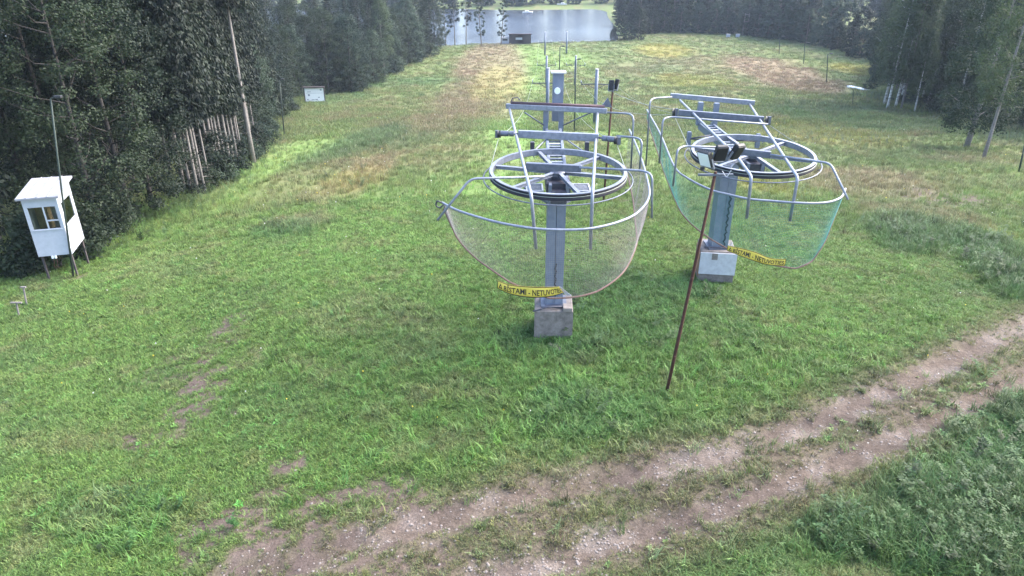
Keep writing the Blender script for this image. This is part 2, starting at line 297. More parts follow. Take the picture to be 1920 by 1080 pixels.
# ------------------------------------------------------------------ mesh helpers
def wloc(o):
    v = np.zeros(3)
    while o is not None: v += np.array(o.location); o = o.parent
    return v
def np_mesh(name, V, Fc, smooth=False):
    me = bpy.data.meshes.new(name); V = np.asarray(V, np.float32)
    if isinstance(Fc, np.ndarray):
        k = Fc.shape[1]; me.vertices.add(len(V)); me.vertices.foreach_set('co', V.ravel())
        me.loops.add(Fc.size); me.loops.foreach_set('vertex_index', Fc.astype(np.int32).ravel())
        me.polygons.add(len(Fc)); me.polygons.foreach_set('loop_start', np.arange(0, Fc.size, k, dtype=np.int32))
        me.update(calc_edges=True)
    else:
        me.from_pydata([tuple(map(float, v)) for v in V], [], [tuple(map(int, f)) for f in Fc]); me.update()
    if smooth: me.polygons.foreach_set('use_smooth', [True] * len(me.polygons))
    return me
class MB:
    def __init__(s): s.v = []; s.f = []
    def add(s, V, Fc):
        o = len(s.v); s.v += [tuple(map(float, v)) for v in V]; s.f += [tuple(int(i) + o for i in f) for f in Fc]; return s
    def box(s, c, hx, hy, hz, ax=None, bevel=0):       # centre, half sizes, optional axes (3x3 rows)
        A = np.eye(3) if ax is None else np.asarray(ax); c = np.asarray(c, float)
        if bevel > 0:
            V = []; 
            for z in (-1, 1):
                for (x, y) in ((-1, -1), (1, -1), (1, 1), (-1, 1)):
                    V.append(c + A[0] * x * (hx - bevel) + A[1] * y * (hy - bevel) + A[2] * z * hz)
            for z in (-1, 1):
                for (x, y) in ((-1, -1), (1, -1), (1, 1), (-1, 1)):
                    V.append(c + A[0] * x * hx + A[1] * y * hy + A[2] * z * (hz - bevel))
            Fc = [(3, 2, 1, 0), (4, 5, 6, 7)]
            for i in range(4):
                j = (i + 1) % 4; Fc += [(i, j, 8 + j, 8 + i), (8 + i, 8 + j, 12 + j, 12 + i), (12 + i, 12 + j, 4 + j, 4 + i)]
            return s.add(V, Fc)
        V = [c + A[0] * x * hx + A[1] * y * hy + A[2] * z * hz for z in (-1, 1) for (x, y) in ((-1, -1), (1, -1), (1, 1), (-1, 1))]
        return s.add(V, [(3, 2, 1, 0), (4, 5, 6, 7), (0, 1, 5, 4), (1, 2, 6, 5), (2, 3, 7, 6), (3, 0, 4, 7)])
    def tube(s, pts, r, n=8, closed=False, caps=True):
        p = [np.array(q, float) for q in pts]; k = len(p); rr = r if hasattr(r, '__len__') else [r] * k; V = []; up = None
        for i in range(k):
            a = p[(i - 1) % k] if (closed or i > 0) else p[i]; b = p[(i + 1) % k] if (closed or i < k - 1) else p[i]
            d = b - a; d = d / (np.linalg.norm(d) + 1e-9)
            if up is None: up = np.array([0, 0, 1.]) if abs(d[2]) < .9 else np.array([0, 1., 0])
            u = up - d * (up @ d); u /= (np.linalg.norm(u) + 1e-9); w = np.cross(d, u); up = u
            for j in range(n):
                t = 2 * math.pi * j / n; V.append(p[i] + rr[i] * (math.cos(t) * u + math.sin(t) * w))
        Fc = []
        for i in range(k if closed else k - 1):
            a = i * n; b = ((i + 1) % k) * n
            for j in range(n): Fc.append((a + j, a + (j + 1) % n, b + (j + 1) % n, b + j))
        if caps and not closed: Fc += [tuple(range(n))[::-1], tuple((k - 1) * n + j for j in range(n))]
        return s.add(V, Fc)
    def beam(s, a, b, hw, hh, bevel=0):                # box section from a to b, half width, half height
        a = np.asarray(a, float); b = np.asarray(b, float); d = b - a; L = np.linalg.norm(d); d /= L
        up = np.array([0, 0, 1.]) if abs(d[2]) < .95 else np.array([0, 1., 0]); x = np.cross(d, up); x /= np.linalg.norm(x); u = np.cross(x, d)
        return s.box((a + b) / 2, hw, L / 2, hh, (x, d, u), bevel)
    def lathe(s, prof, n, M3=np.eye(3), c=(0, 0, 0), closed=True):
        V = []; k = len(prof)
        for i in range(n):
            t = 2 * math.pi * i / n
            for r, z in prof: V.append(np.asarray(c) + M3 @ np.array([r * math.cos(t), r * math.sin(t), z]))
        Fc = []
        for i in range(n):
            a = i * k; b = ((i + 1) % n) * k
            for j in range(k if closed else k - 1): Fc.append((a + j, b + j, b + (j + 1) % k, a + (j + 1) % k))
        return s.add(V, Fc)
    def build(s, name, m, parent=None, smooth=False):
        V = np.array(s.v); 
        if parent is not None: V = V - wloc(parent)
        me = np_mesh(name, V, s.f, smooth); o = bpy.data.objects.new(name, me); COL.objects.link(o)
        me.materials.append(M[m] if isinstance(m, str) else m)
        if parent is not None: o.parent = parent
        return o
def tag(o, label=None, cat=None, group=None, kind=None):
    if label: o['label'] = label
    if cat: o['category'] = cat
    if group: o['group'] = group
    if kind: o['kind'] = kind
    return o
def empty(name, loc, label, cat, group=None):
    o = bpy.data.objects.new(name, None); COL.objects.link(o); o.location = [float(v) for v in loc]; o.empty_display_size = .2
    return tag(o, label, cat, group)
def round_path(pts, r=.12, n=5):                     # polyline with rounded corners
    p = [np.array(q, float) for q in pts]; out = [p[0]]
    for i in range(1, len(p) - 1):
        a = p[i - 1] - p[i]; b = p[i + 1] - p[i]; la, lb = np.linalg.norm(a), np.linalg.norm(b); q = min(r, la * .45, lb * .45)
        s, e = p[i] + a / la * q, p[i] + b / lb * q
        for k in range(n + 1):
            t = k / n; out.append((1 - t) ** 2 * s + 2 * t * (1 - t) * p[i] + t * t * e)
    return out + [p[-1]]
Z3 = np.array([0, 0, 1.])

# ------------------------------------------------------------------ ground, lake
def axis_pts(core0, core1, step, lo, hi, grow, cap):
    a = list(np.arange(core0, core1 + 1e-6, step)); s = step; v = a[-1]
    while v < hi: s = min(s * grow, cap); v += s; a.append(v)
    s = step; v = a[0]; pre = []
    while v > lo: s = min(s * grow, cap); v -= s; pre.append(v)
    return np.array(pre[::-1] + a)
gx = axis_pts(-17, 17, .12, -330, 330, 1.05, 6); gy = axis_pts(7.5, 24, .12, -30, 600, 1.022, 6)
GX, GY = np.meshgrid(gx, gy); fx, fy = GX.ravel(), GY.ravel()
gz = G(fx, fy); gc, _ = ground_col(fx, fy)
nx, ny = len(gx), len(gy); I = np.arange(nx * ny).reshape(ny, nx)
quads = np.stack([I[:-1, :-1].ravel(), I[:-1, 1:].ravel(), I[1:, 1:].ravel(), I[1:, :-1].ravel()], 1)
gme = np_mesh('ground', np.stack([fx, fy, gz], 1), quads, True)
ca = gme.color_attributes.new('Col', 'FLOAT_COLOR', 'POINT')
ca.data.foreach_set('color', np.concatenate([gc, np.ones((len(gc), 1))], 1).astype(np.float32).ravel())
gob = bpy.data.objects.new('ground', gme); COL.objects.link(gob); gme.materials.append(M['ground']); tag(gob, 'grassy hillside falling away to the lake', kind='structure')
wb = MB(); wb.add([(-330, 195, LAKE_Z), (60, 195, LAKE_Z), (60, 345, LAKE_Z), (-330, 345, LAKE_Z)], [(0, 1, 2, 3)])
lake = wb.build('lake', 'water'); tag(lake, 'pale lavender lake at the foot of the slope', kind='structure')

# ------------------------------------------------------------------ ski lift return stations
def net_threads(name, ring, drop, inset_c, nh, cell, r, m, parent, sag=.10):
    """ring: dense 3D points of the hoop; drop: hang at each point. Real threads in both directions."""
    ring = np.asarray(ring); seg = np.r_[0, np.cumsum(np.linalg.norm(np.diff(ring, axis=0), axis=1))]
    n = max(8, int(seg[-1] / cell)); s = np.linspace(0, seg[-1], n)
    R = np.stack([np.interp(s, seg, ring[:, k]) for k in range(3)], 1); D = np.interp(s, seg, drop)
    inw = np.array([inset_c[0], inset_c[1], 0]) - R; inw[:, 2] = 0; inw /= np.linalg.norm(inw, axis=1)[:, None]
    v = np.linspace(0, 1, nh)
    wav = (fbm(s * 1.7, s * 0 + 3, 2) - .5)
    g = R[None] - v[:, None, None] * D[None, :, None] * Z3 + inw[None] * (v[:, None, None] ** 1.6 * (D * .16)[None, :, None] + (np.sin(v * math.pi)[:, None] * wav[None] * sag)[..., None])
    V = []; Fs = []; off = 0
    def strands(A, n1, n2, rad):                    # A: (count, length, 3)
        nonlocal off
        c, L = A.shape[:2]; vv = np.stack([A + n1 * rad, A - .5 * rad * n1 + .87 * rad * n2, A - .5 * rad * n1 - .87 * rad * n2], 2)  # c,L,3,3
        idx = off + np.arange(c * L * 3).reshape(c, L, 3); V.append(vv.reshape(-1, 3)); off += c * L * 3
        for j in range(3):
            k = (j + 1) % 3
            Fs.append(np.stack([idx[:, :-1, j], idx[:, :-1, k], idx[:, 1:, k], idx[:, 1:, j]], -1).reshape(-1, 4))
    strands(g, inw[None] + 0 * g, Z3 + 0 * g, r)
    gt = np.swapaxes(g, 0, 1); tang = np.gradient(R, axis=0); tang /= np.linalg.norm(tang, axis=1)[:, None]
    strands(gt, inw[:, None] + 0 * gt, tang[:, None] + 0 * gt, r * .7)
    me = np_mesh(name, np.concatenate(V) - wloc(parent), np.concatenate(Fs)); o = bpy.data.objects.new(name, me); COL.objects.link(o); me.materials.append(M[m]); o.parent = parent
    MB().tube(g[-1], .022, 6).build('edge_rope', 'edge_rope', parent)
    return g
def wheel(parent, hub, R, tilt, spin, axis_deg=0):
    a = math.radians(tilt); z = math.radians(axis_deg)
    Rx = np.array([[1, 0, 0], [0, math.cos(a), -math.sin(a)], [0, math.sin(a), math.cos(a)]]); Rz = np.array([[math.cos(z), -math.sin(z), 0], [math.sin(z), math.cos(z), 0], [0, 0, 1]]); A = Rz @ Rx
    rim = MB().lathe([(R - .085, .075), (R - .005, .075), (R - .005, .060), (R - .075, .060), (R - .075, -.075), (R - .085, -.075)], 72, A, hub)
    w = rim.build('bull_wheel', 'galv', parent); 
    MB().lathe([(R - .073, .057), (R + .0, .057), (R + .0, .035), (R - .03, 0), (R + .005, -.035), (R + .005, -.085), (R - .073, -.085)], 72, A, hub).build('rubber_lining', 'rubber', w)
    for k in range(6):
        t = math.radians(spin + 60 * k); d = A @ np.array([math.cos(t), math.sin(t), 0]); u = A @ Z3; sp = MB(); x = np.cross(d, u)
        sp.box(hub + d * (R * .5 + .03) + u * .035, (R - .12) / 2 - .07, .045, .007, (d, x, u)); sp.box(hub + d * (R * .5 + .03) - u * .035, (R - .12) / 2 - .07, .045, .007, (d, x, u)); sp.box(hub + d * (R * .5 + .03), (R - .12) / 2 - .07, .008, .03, (d, x, u))
        sp.build('spoke', 'galv', w)
    MB().lathe([(.05, .10), (.13, .10), (.20, .03), (.20, -.06), (.13, -.16), (.05, -.16)], 24, A, hub).build('hub', 'galv_dull', w)
    g = MB().tube([hub + A @ np.array([(R + .15) * math.cos(t), (R + .15) * math.sin(t), -.13]) for t in np.linspace(0, 2 * math.pi, 64, endpoint=False)], .017, 6, closed=True)
    for k in range(8):
        t = math.pi * 2 * (k + .4) / 8; g.tube([hub + A @ np.array([(R + .15) * math.cos(t), (R + .15) * math.sin(t), -.13]), hub + A @ np.array([(R + .05) * math.cos(t), (R + .05) * math.sin(t), -.17])], .014, 5)
    g.build('guard_ring', 'galv_dull', parent, True)
    return A
def sheave(parent, c, ax, r=.11):
    ax = np.asarray(ax, float); ax /= np.linalg.norm(ax); u = np.cross(ax, Z3 if abs(ax[2]) < .9 else np.array([1., 0, 0])); u /= np.linalg.norm(u); v = np.cross(ax, u); A = np.stack([u, v, ax], 1)
    s = MB().lathe([(.03, .045), (r * .8, .045), (r, .04), (r * .82, 0), (r, -.04), (r * .8, -.045), (.03, -.045)], 20, A, c).build('sheave', 'black', parent)
    b = MB(); b.beam(c + np.array([0, 0, .02]) - ax * .07, c + ax * .07, .02, .02); b.box(c + ax * .06 + v * 0, .05, .03, r * .9); b.build('sheave_bracket', 'galv_dull', s)
    return s
def pipes(parent, name, lst, r, m='galv'):
    for pts in lst: MB().tube(round_path(pts, .16), r, 9).build(name, m, parent, True)
def warning_sign(top, bot, Ys, label, text, fold=None):
    n = 26; tp = catmull([PY(*p, Y) for p, Y in zip(top, Ys)], 8); bp = catmull([PY(*p, Y - .02) for p, Y in zip(bot, Ys)], 8)
    def S_(u, v): 
        k = u * (len(tp) - 1); i = min(int(k), len(tp) - 2); t = k - i
        a = tp[i] * (1 - t) + tp[i + 1] * t; j = u * (len(bp) - 1); i2 = min(int(j), len(bp) - 2); t2 = j - i2
        b = bp[i2] * (1 - t2) + bp[i2 + 1] * t2; p = b * (1 - v) + a * v
        return p + np.array([0, -.02 * math.sin(u * 13) * math.sin(v * 3.1), 0])
    V = []; Fc = []
    for layer in (0, .006):
        for i in range(n + 1):
            for j in range(5): V.append(S_(i / n, j / 4) + np.array([0, layer, 0]))
    N = (n + 1) * 5
    for i in range(n):
        for j in range(4):
            a = i * 5 + j; Fc += [(a, a + 5, a + 6, a + 1), (N + a, N + a + 1, N + a + 6, N + a + 5)]
    for i in range(n): Fc += [(i * 5, N + i * 5, N + i * 5 + 5, i * 5 + 5), (i * 5 + 4, i * 5 + 9, N + i * 5 + 9, N + i * 5 + 4)]
    Fc += [(j, j + 1, N + j + 1, N + j) for j in range(4)] + [(n * 5 + j, N + n * 5 + j, N + n * 5 + j + 1, n * 5 + j + 1) for j in range(4)]
    root = empty('warning_sign', S_(.5, 0), label, 'sign', 'warning banners on the lift nets')
    MB().add(V, Fc).build('banner', 'yellow', root, True)
    bd = MB()
    for v0, v1 in ((0, .07), (.93, 1.0)):
        q = [S_(i / n, v) + np.array([0, -.006, 0]) for i in range(n + 1) for v in (v0, v1)]
        bd.add(q, [(2 * i, 2 * i + 2, 2 * i + 3, 2 * i + 1) for i in range(n)])
    for u0, u1 in ((0, .008), (.992, 1)): bd.add([S_(u0, 0) + [0, -.007, 0], S_(u1, 0) + [0, -.007, 0], S_(u1, 1) + [0, -.007, 0], S_(u0, 1) + [0, -.007, 0]], [(0, 1, 2, 3)])
    bd.build('border', 'ink', root)
    fc = bpy.data.curves.new('lettering', 'FONT'); fc.body = text; fc.size = 1; fc.offset = .018; fc.resolution_u = 2
    fo = bpy.data.objects.new('lettering', fc); me = bpy.data.meshes.new_from_object(fo); bpy.data.objects.remove(fo)
    v = np.array([p.co for p in me.vertices]); x0, x1 = v[:, 0].min(), v[:, 0].max(); y0, y1 = 0, .73
    pos = [S_(.105 + .875 * (q[0] - x0) / (x1 - x0), .20 + .55 * (q[1] - y0) / (y1 - y0)) + np.array([0, -.008, 0]) for q in v]
    MB().add(pos, [tuple(p.vertices) for p in me.polygons]).build('lettering', 'ink', root); bpy.data.meshes.remove(me)
    tr = MB(); o3 = [(.022, .2), (.082, .2), (.052, .82)]; i3 = [(.04, .32), (.065, .32), (.052, .58)]
    tr.add([S_(u, v) + np.array([0, -.008, 0]) for u, v in o3 + i3], [(0, 1, 4, 3), (1, 2, 5, 4), (2, 0, 3, 5)]); tr.build('danger_triangle', 'ink', root)
    if fold: fold(root)
    return root

L1 = empty('ski_lift_station', (1.12, 16.95, g1(1.12, 16.95)), 'nearer ski lift return wheel with pale net, on blue pillar in the middle', 'ski lift', 'ski lift return stations')
L2 = empty('ski_lift_station', (6.60, 20.95, g1(6.6, 20.95)), 'farther ski lift return wheel with green net, right of the rusty floodlight pole', 'ski lift', 'ski lift return stations')

def foundation(parent, c, w, h, yaw, white):
    z0 = g1(c[0], c[1]) - .35; a = math.radians(yaw); ax = np.array([[math.cos(a), math.sin(a), 0], [-math.sin(a), math.cos(a), 0], [0, 0, 1]])
    b = MB().box((c[0], c[1], (z0 + h) / 2), w / 2, w / 2, (h - z0) / 2, ax, .025); f = b.build('foundation', 'concrete', parent)
    cc = np.array([c[0], c[1], 0]); fr = -ax[1]
    if white:
        MB().box(cc + fr * (w / 2 + .03) + Z3 * (h / 2 + .02), w / 2 + .02, .02, h / 2 - .06, ax, .008).build('white_board', 'whitewash', f)
        MB().box(cc - ax[0] * (w / 2 + .025) + Z3 * (h / 2 - .05) + fr * .05, .02, w / 2 - .05, h / 2 - .05, ax).build('side_board', 'wood', f)
        MB().box(cc + fr * (w / 2 + .055) + Z3 * (h - .16) - ax[0] * .12, .09, .004, .11, ax).build('damp_stain', 'concrete', f)
        MB().tube(round_path([cc + fr * .35 + ax[0] * s + Z3 * (h + .05) for s in (-.45, .35)] + [cc - fr * .2 + ax[0] * .5 + Z3 * (h + .02)], .1), .03, 7).build('cable_loop', 'dark_steel', f)
    else:
        MB().box(cc + fr * (w / 2 - .12) + ax[0] * .36 + Z3 * (h + .05), .12, .15, .055, ax, .01).build('concrete_chunk', 'stone', f)
        MB().tube(round_path([cc - ax[0] * .55 + fr * .5 + Z3 * (h - .02), cc + fr * .45 - ax[0] * .1 + Z3 * (h + .10), cc + fr * .3 + ax[0] * .3 + Z3 * (h + .03)], .2), .022, 6).build('cable_loop', 'dark_steel', f)
        for k in range(3): MB().box(cc + fr * (w / 2 + .25 + .12 * k) + ax[0] * (.0 + .07 * k) + Z3 * (g1(c[0], c[1] - .8) + .02), .13 - .02 * k, .07, .03, ax, .01).build('rubble_stone', 'stone', f)
    return ax
def pillar(parent, c, hw, z0, z1):
    p = MB(); 
    for s in (-1, 1):
        x = c[0] + s * (hw / 2 + .006)
        p.box((x, c[1], (z0 + z1) / 2), hw / 2, hw, (z1 - z0) / 2, None, .012)
    o = p.build('pillar', 'pillar', parent)
    MB().box((c[0], c[1], z0 + .02), hw + .12, hw + .12, .02).build('base_plate', 'galv_dull', o)
    return o
def girder(parent, a, b, hw, hh):                   # lattice beam: two channels with rungs and plates between them
    a = np.asarray(a, float); b = np.asarray(b, float); d = b - a; L = np.linalg.norm(d); d = d / L; x = np.cross(d, Z3); x /= np.linalg.norm(x)
    g = MB()
    for s in (-1, 1): g.beam(a + x * s * hw, b + x * s * hw, .04, hh, .008)
    o = g.build('girder', 'pillar', parent)
    k = 0; t = .25
    while t < L - .1:
        c = a + d * t
        MB().box(c + Z3 * (hh * .6), hw, .045, .02, (x, d, Z3)).build('rung', 'galv' if k % 3 else 'white_paint', o); t += .30; k += 1
    return o, x, d
def grate(parent, c, hx, hy):
    f = MB()
    for s in (-1, 1): f.box(c + np.array([s * hx, 0, 0]), .02, hy + .02, .025); f.box(c + np.array([0, s * hy, 0]), hx - .02, .02, .02)
    o = f.build('service_platform', 'white_paint', parent); n = 9; sl = MB()
    for i in range(-n, n + 1):
        x = i / n * 2 * hx
        for sg in (1, -1):
            x0, x1 = x - sg * hy, x + sg * hy; p0 = np.array([x0, -hy, 0.]); p1 = np.array([x1, hy, 0.]); d = p1 - p0
            ts = sorted([(-hx - x0) / d[0], (hx - x0) / d[0]]); t0, t1 = max(0, ts[0]), min(1, ts[1])
            if t1 - t0 > .05: sl.beam(c + p0 + d * t0 + Z3 * (.004 * sg), c + p0 + d * t1 + Z3 * (.004 * sg), .006, .004)
    sl.build('mesh_grating', 'galv', o); return o

# --- nearer lift
ax1 = foundation(L1, (1.12, 16.93), 1.02, .86, -2, False)
pl1 = pillar(L1, (1.12, 16.95), .225, .86, 4.22)
HUB1 = P(1046, 323, 4.47)
A1 = wheel(L1, HUB1, 1.70, 3.0, 105)
gr1, gx1, gd1 = girder(L1, (HUB1[0], HUB1[1] - .55, 4.20), (HUB1[0] + .16, 22.1, 4.30), .21, .11)
MB().box((HUB1[0], HUB1[1] + .05, 4.18), .30, .42, .14, None, .03).build('gearbox', 'dark_steel', L1)
MB().box((HUB1[0] + .0, HUB1[1] - .45, 4.0), .20, .12, .16, None, .02).build('bearing_block', 'dark_steel', L1)
bL = P(996, 366, 4.76); bR = P(1111, 362, 4.76)
railL = [PY(1005, 466, bL[1]), bL, P(955, 203, 5.0)]; railR = [PY(1107, 467, bR[1]), bR, P(1121, 207, 5.0)]
pipes(L1, 'frame_rail', [railL, railR], .038)
tA, tB = P(949, 199, 5.06), P(1138, 208, 5.06); MB().beam(tA, tB, .06, .075, .01).build('rear_crossbar', 'galv', L1)
dA, dB = P(958, 193, 5.16), P(1134, 200, 5.16); MB().tube([dA, dB], .05, 10).build('rusty_roller_pipe', 'rust_dark', L1, True)
MB().tube([dA + [0, 0, .02], dA + [.05, .02, .14], dA + [.2, .05, .16], dA + [.28, .04, .08]], .02, 6).build('cable_end', 'dark_steel', L1)
MB().add([dB + [-.10, 0, 0], dB + [.22, 0, -.02], dB + [.08, 0, .26], dB + [-.10, .08, 0], dB + [.22, .08, -.02], dB + [.08, .08, .26]], [(0, 1, 2), (5, 4, 3), (0, 3, 4, 1), (1, 4, 5, 2), (2, 5, 3, 0)]).build('end_bracket', 'galv_dull', L1)
mA, mB = P(972, 251, 4.93), P(1122, 258, 4.93); MB().beam(mA, mB, .055, .10, .01).build('middle_crossbar', 'galv', L1)
for p, q, s in ((mA, P(936, 250, 4.93), -1), (mB, P(1156, 262, 4.93), 1)):
    MB().tube([p, q], .03, 8).build('sheave_axle', 'galv_dull', L1, True)
    d = q - p; n = np.linalg.norm(d)
    for t in (.35, .62, .85): 
        MB().lathe([(.02, .06), (.075, .06), (.075, -.06), (.02, -.06)], 14, np.stack([np.cross(d / n, Z3), Z3, d / n], 1), p + d * t).build('roller', 'galv_dull', L1)
    sheave(L1, q + [0, 0, -.02], d)
MB().beam(P(986, 311, 4.72), P(1090, 316, 4.72), .06, .085, .01).build('hub_crossbeam', 'galv_dull', L1)
def hang(seq, z, end):                              # horizontal pipe that turns down at its end
    p = [P(*q, z) for q in seq]; return p + [PY(*end, p[-1][1])]
pipes(L1, 'net_bracket', [hang([(1086, 314), (1207, 320), (1223, 328)], 4.80, (1222, 408)), hang([(1156, 255), (1194, 258), (1204, 264)], 4.90, (1199, 322)), hang([(1120, 210), (1180, 213), (1188, 219)], 4.98, (1183, 316)),
    [P(1022, 331, 4.80), P(882, 335, 4.80), PY(820, 413, P(860, 360, 4.6)[1])]], .028)
ring1 = catmull([P(*p, 4.08) for p in ((829, 380), (862, 396), (930, 416), (1000, 428), (1060, 431), (1110, 428), (1160, 416), (1196, 398), (1217, 368), (1212, 330), (1198, 285), (1180, 243))], 14)
MB().tube(ring1, .029, 9).build('net_hoop', 'galv', L1, True)
s1 = np.linspace(0, 1, len(ring1)); drop1 = np.interp(s1, [0, .05, .12, .2, .32, .5, .65, .72, .85, 1], [.15, .75, 1.15, 1.5, 1.78, 1.72, 1.5, 1.25, 1.35, 1.2])
g_1 = net_threads('safety_net', ring1, drop1, HUB1[:2], 38, .046, .0024, 'net_rope', L1)
MB().tube(round_path([P(829, 380, 4.1) + np.array(d) for d in ((0, 0, .0), (-.12, 0, .05), (-.16, .02, -.08), (-.06, 0, -.14), (.03, 0, -.05))], .05), .02, 6).build('rope_knot', 'dark_steel', L1, True)
for s in (-1, 1):
    MB().tube([P(1043 + s * 18, 261, 4.32), P(1047 + s * 47, 284, 4.30)], .022, 7).build('side_brace', 'galv', L1, True)
    MB().tube([P(1045 + s * 12, 283, 4.30), P(1047 + s * 49, 285, 4.30)], .022, 7).build('side_strut', 'galv_dull', L1, True)
    c = P(1049 + s * 51, 280, 4.30); MB().box(c + [0, 0, .02], .06, .06, .20, None, .015).build('guide_roller', 'dark_steel', L1)
    grate(L1, P(1046 + s * 42 + (2 if s > 0 else -2), 352, 3.72), .21, .30)
    MB().beam((1.12 + s * .2, 16.95 - .1, 3.70), P(1046 + s * 62, 352, 3.69), .03, .03).build('platform_arm', 'galv_dull', L1)
    x0 = HUB1[0] + .15 + s * .24; MB().box((x0, 22.0, 4.62), .075, .07, .40, None, .01).build('rear_upright', 'pillar', L1)
    MB().tube([(x0, 21.98, 4.45), P(1046 + s * 62, 211, 4.98)], .022, 7).build('upright_brace', 'galv_dull', L1, True)
MS = PY(1046, 215, 22.35); mt = PY(1047, 136, 22.35)
ms = MB().box((mt[0], 22.35, (4.55 + mt[2]) / 2), .165, .13, (mt[2] - 4.55) / 2, None, .015).build('rear_mast', 'pillar', L1)
MB().box((mt[0], 22.35, mt[2] + .02), .23, .20, .02).build('cap_plate', 'whitewash', ms)
MB().lathe([(0.001, .06), (.07, .06), (.095, .02), (.095, -.06), (.001, -.06)], 18, np.array([[1, 0, 0], [0, 0, -1.], [0, 1, 0]]).T, (mt[0] - .03, 22.15, PY(1046, 170, 22.15)[2])).build('signal_lamp', 'lens', ms)
MB().box((HUB1[0] + .1, 20.9, 4.44), .22, .42, .012).build('white_plate', 'white_paint', gr1)
for i in range(2):
    for j in range(3): MB().box((HUB1[0] + .05 + .1 * i, 20.75 + .14 * j, 4.456), .032, .05, .006).build('slot', 'black', gr1)
cz = np.linspace(1.15, 2.1, 14); MB().tube([(1.14 + .018 * math.sin(i * 2.1), 16.95 - .245, z) for i, z in enumerate(cz)], .016, 5).build('black_cable', 'rubber', L1)
# --- farther lift
ax2 = foundation(L2, (6.60, 20.98), 1.08, .86, -8, True)
pl2 = pillar(L2, (6.60, 20.95), .25, .86, 4.10)
HUB2 = P(1411, 290, 4.35)
A2 = wheel(L2, HUB2, 1.66, 3.5, 100)
rear2 = P(1340, 232, 4.25)
gr2, gx2, gd2 = girder(L2, HUB2 + np.array([0, -.4, -.24]) - 0, np.array([6.42, 23.4, 4.15]), .20, .11)
MB().box(HUB2 + np.array([0, .05, -.28]), .28, .38, .13, None, .03).build('gearbox', 'dark_steel', L2)
cL = P(1409, 331, 4.62); cR = P(1496, 333, 4.56)
pipes(L2, 'frame_rail', [[PY(1400, 409, cL[1]), cL, P(1385, 298, 4.66), P(1275, 188, 4.95)], [PY(1481, 414, cR[1]), cR, P(1405, 195, 4.86)]], .038)
MB().beam(P(1257, 179, 5.0), P(1415, 193, 4.9), .06, .075, .01).build('rear_crossbar', 'galv', L2)
MB().beam(P(1272, 211, 4.86), P(1432, 224, 4.78), .06, .09, .01).build('middle_crossbar', 'galv_dull', L2)
for q, o in ((P(1264, 211, 4.86), -1), (P(1438, 226, 4.76), 1)): sheave(L2, q, (1, -.3, 0), .14)
MB().beam(P(1370, 282, 4.62), P(1445, 290, 4.58), .06, .085, .01).build('hub_crossbeam', 'galv_dull', L2)
pipes(L2, 'net_bracket', [hang([(1260, 182), (1226, 184), (1219, 189)], 4.98, (1211, 311)), hang([(1440, 233), (1256, 219), (1243, 223)], 4.80, (1236, 306)), hang([(1345, 276), (1282, 274), (1270, 280)], 4.62, (1262, 349)),
    [P(1444, 290, 4.66), P(1557, 306, 4.66), PY(1590, 374, P(1575, 345, 4.4)[1])]], .028)
ring2 = catmull([P(*p, 3.95) for p in ((1213, 206), (1238, 251), (1264, 311), (1289, 334), (1333, 356), (1367, 365), (1405, 373), (1450, 377), (1490, 380), (1530, 381), (1558, 378), (1578, 369), (1585, 354))], 14)
MB().tube(ring2, .029, 9).build('net_hoop', 'galv', L2, True)
s2 = np.linspace(0, 1, len(ring2)); drop2 = np.interp(s2, [0, .1, .25, .4, .6, .75, .85, .93, 1], [.35, .95, 1.25, 1.45, 1.75, 1.85, 1.7, 1.2, .12])
g_2 = net_threads('safety_net', ring2, drop2, HUB2[:2], 40, .046, .0027, 'net_green', L2)
for s in (-1, 1):
    base = np.array([6.50, 21.6, 4.2])
    MB().tube([base + [s * .2, .3, .0], base + [s * 1.0, -.1 - s * .15, -.05]], .022, 7).build('side_brace', 'dark_steel', L2, True)
    MB().tube([base + [s * .2, -.35, 0], base + [s * 1.0, -.14 - s * .15, -.05]], .022, 7).build('side_strut', 'dark_steel', L2, True)
    MB().box(base + [s * 1.02, -.1 - s * .15, -.05], .06, .06, .22, None, .015).build('guide_roller', 'pillar', L2)
    MB().box((6.42 + s * .24, 23.3 - s * .08, 4.55), .08, .07, .38, None, .01).build('rear_upright', 'pillar', L2)
cz = np.linspace(.95, 2.6, 22); MB().tube([(6.72 + .035 * math.sin(i * 2.3), 20.95 - .27, z) for i, z in enumerate(cz)], .026, 5).build('black_cable', 'rubber', L2)

def fold1(root):
    q = [PY(1043, 537, 14.35), PY(1051, 537, 14.33), PY(1071, 553, 14.3), PY(1062, 553, 14.32)]
    MB().add([p + np.array([0, -.02, 0]) for p in q] + [p + np.array([0, -.012, 0]) for p in q], [(0, 1, 2, 3), (7, 6, 5, 4), (0, 4, 5, 1), (2, 6, 7, 3), (1, 5, 6, 2), (3, 7, 4, 0)]).build('folded_end', 'white_paint', root)
yb = lambda px, py, g: g[-1][np.argmin(np.abs(np.array([960 + F * q[0] / (q[1] * math.cos(TILT) + (H - q[2]) * math.sin(TILT)) for q in g[-1]]) - px) + 1e3 * (g[-1][:, 1] > g[-1][:, 1].min() + 2.2))][1] - .10
tp1 = [(933, 526), (957, 534), (985, 537), (1012, 538), (1035, 538), (1048, 537)]; bt1 = [(932, 540), (956, 551), (985, 557), (1012, 558), (1038, 555), (1057, 549)]
tp2 = [(1364, 460), (1392, 466), (1418, 473), (1445, 484), (1474, 486)]; bt2 = [(1363, 470), (1388, 480), (1415, 490), (1442, 497), (1471, 499)]
warning_sign(tp1, bt1, [yb(p[0], p[1], g_1) for p in tp1], 'yellow danger banner with a folded end, on the nearer pale net', 'BĪSTAMI - NETUVOTIES', fold1)
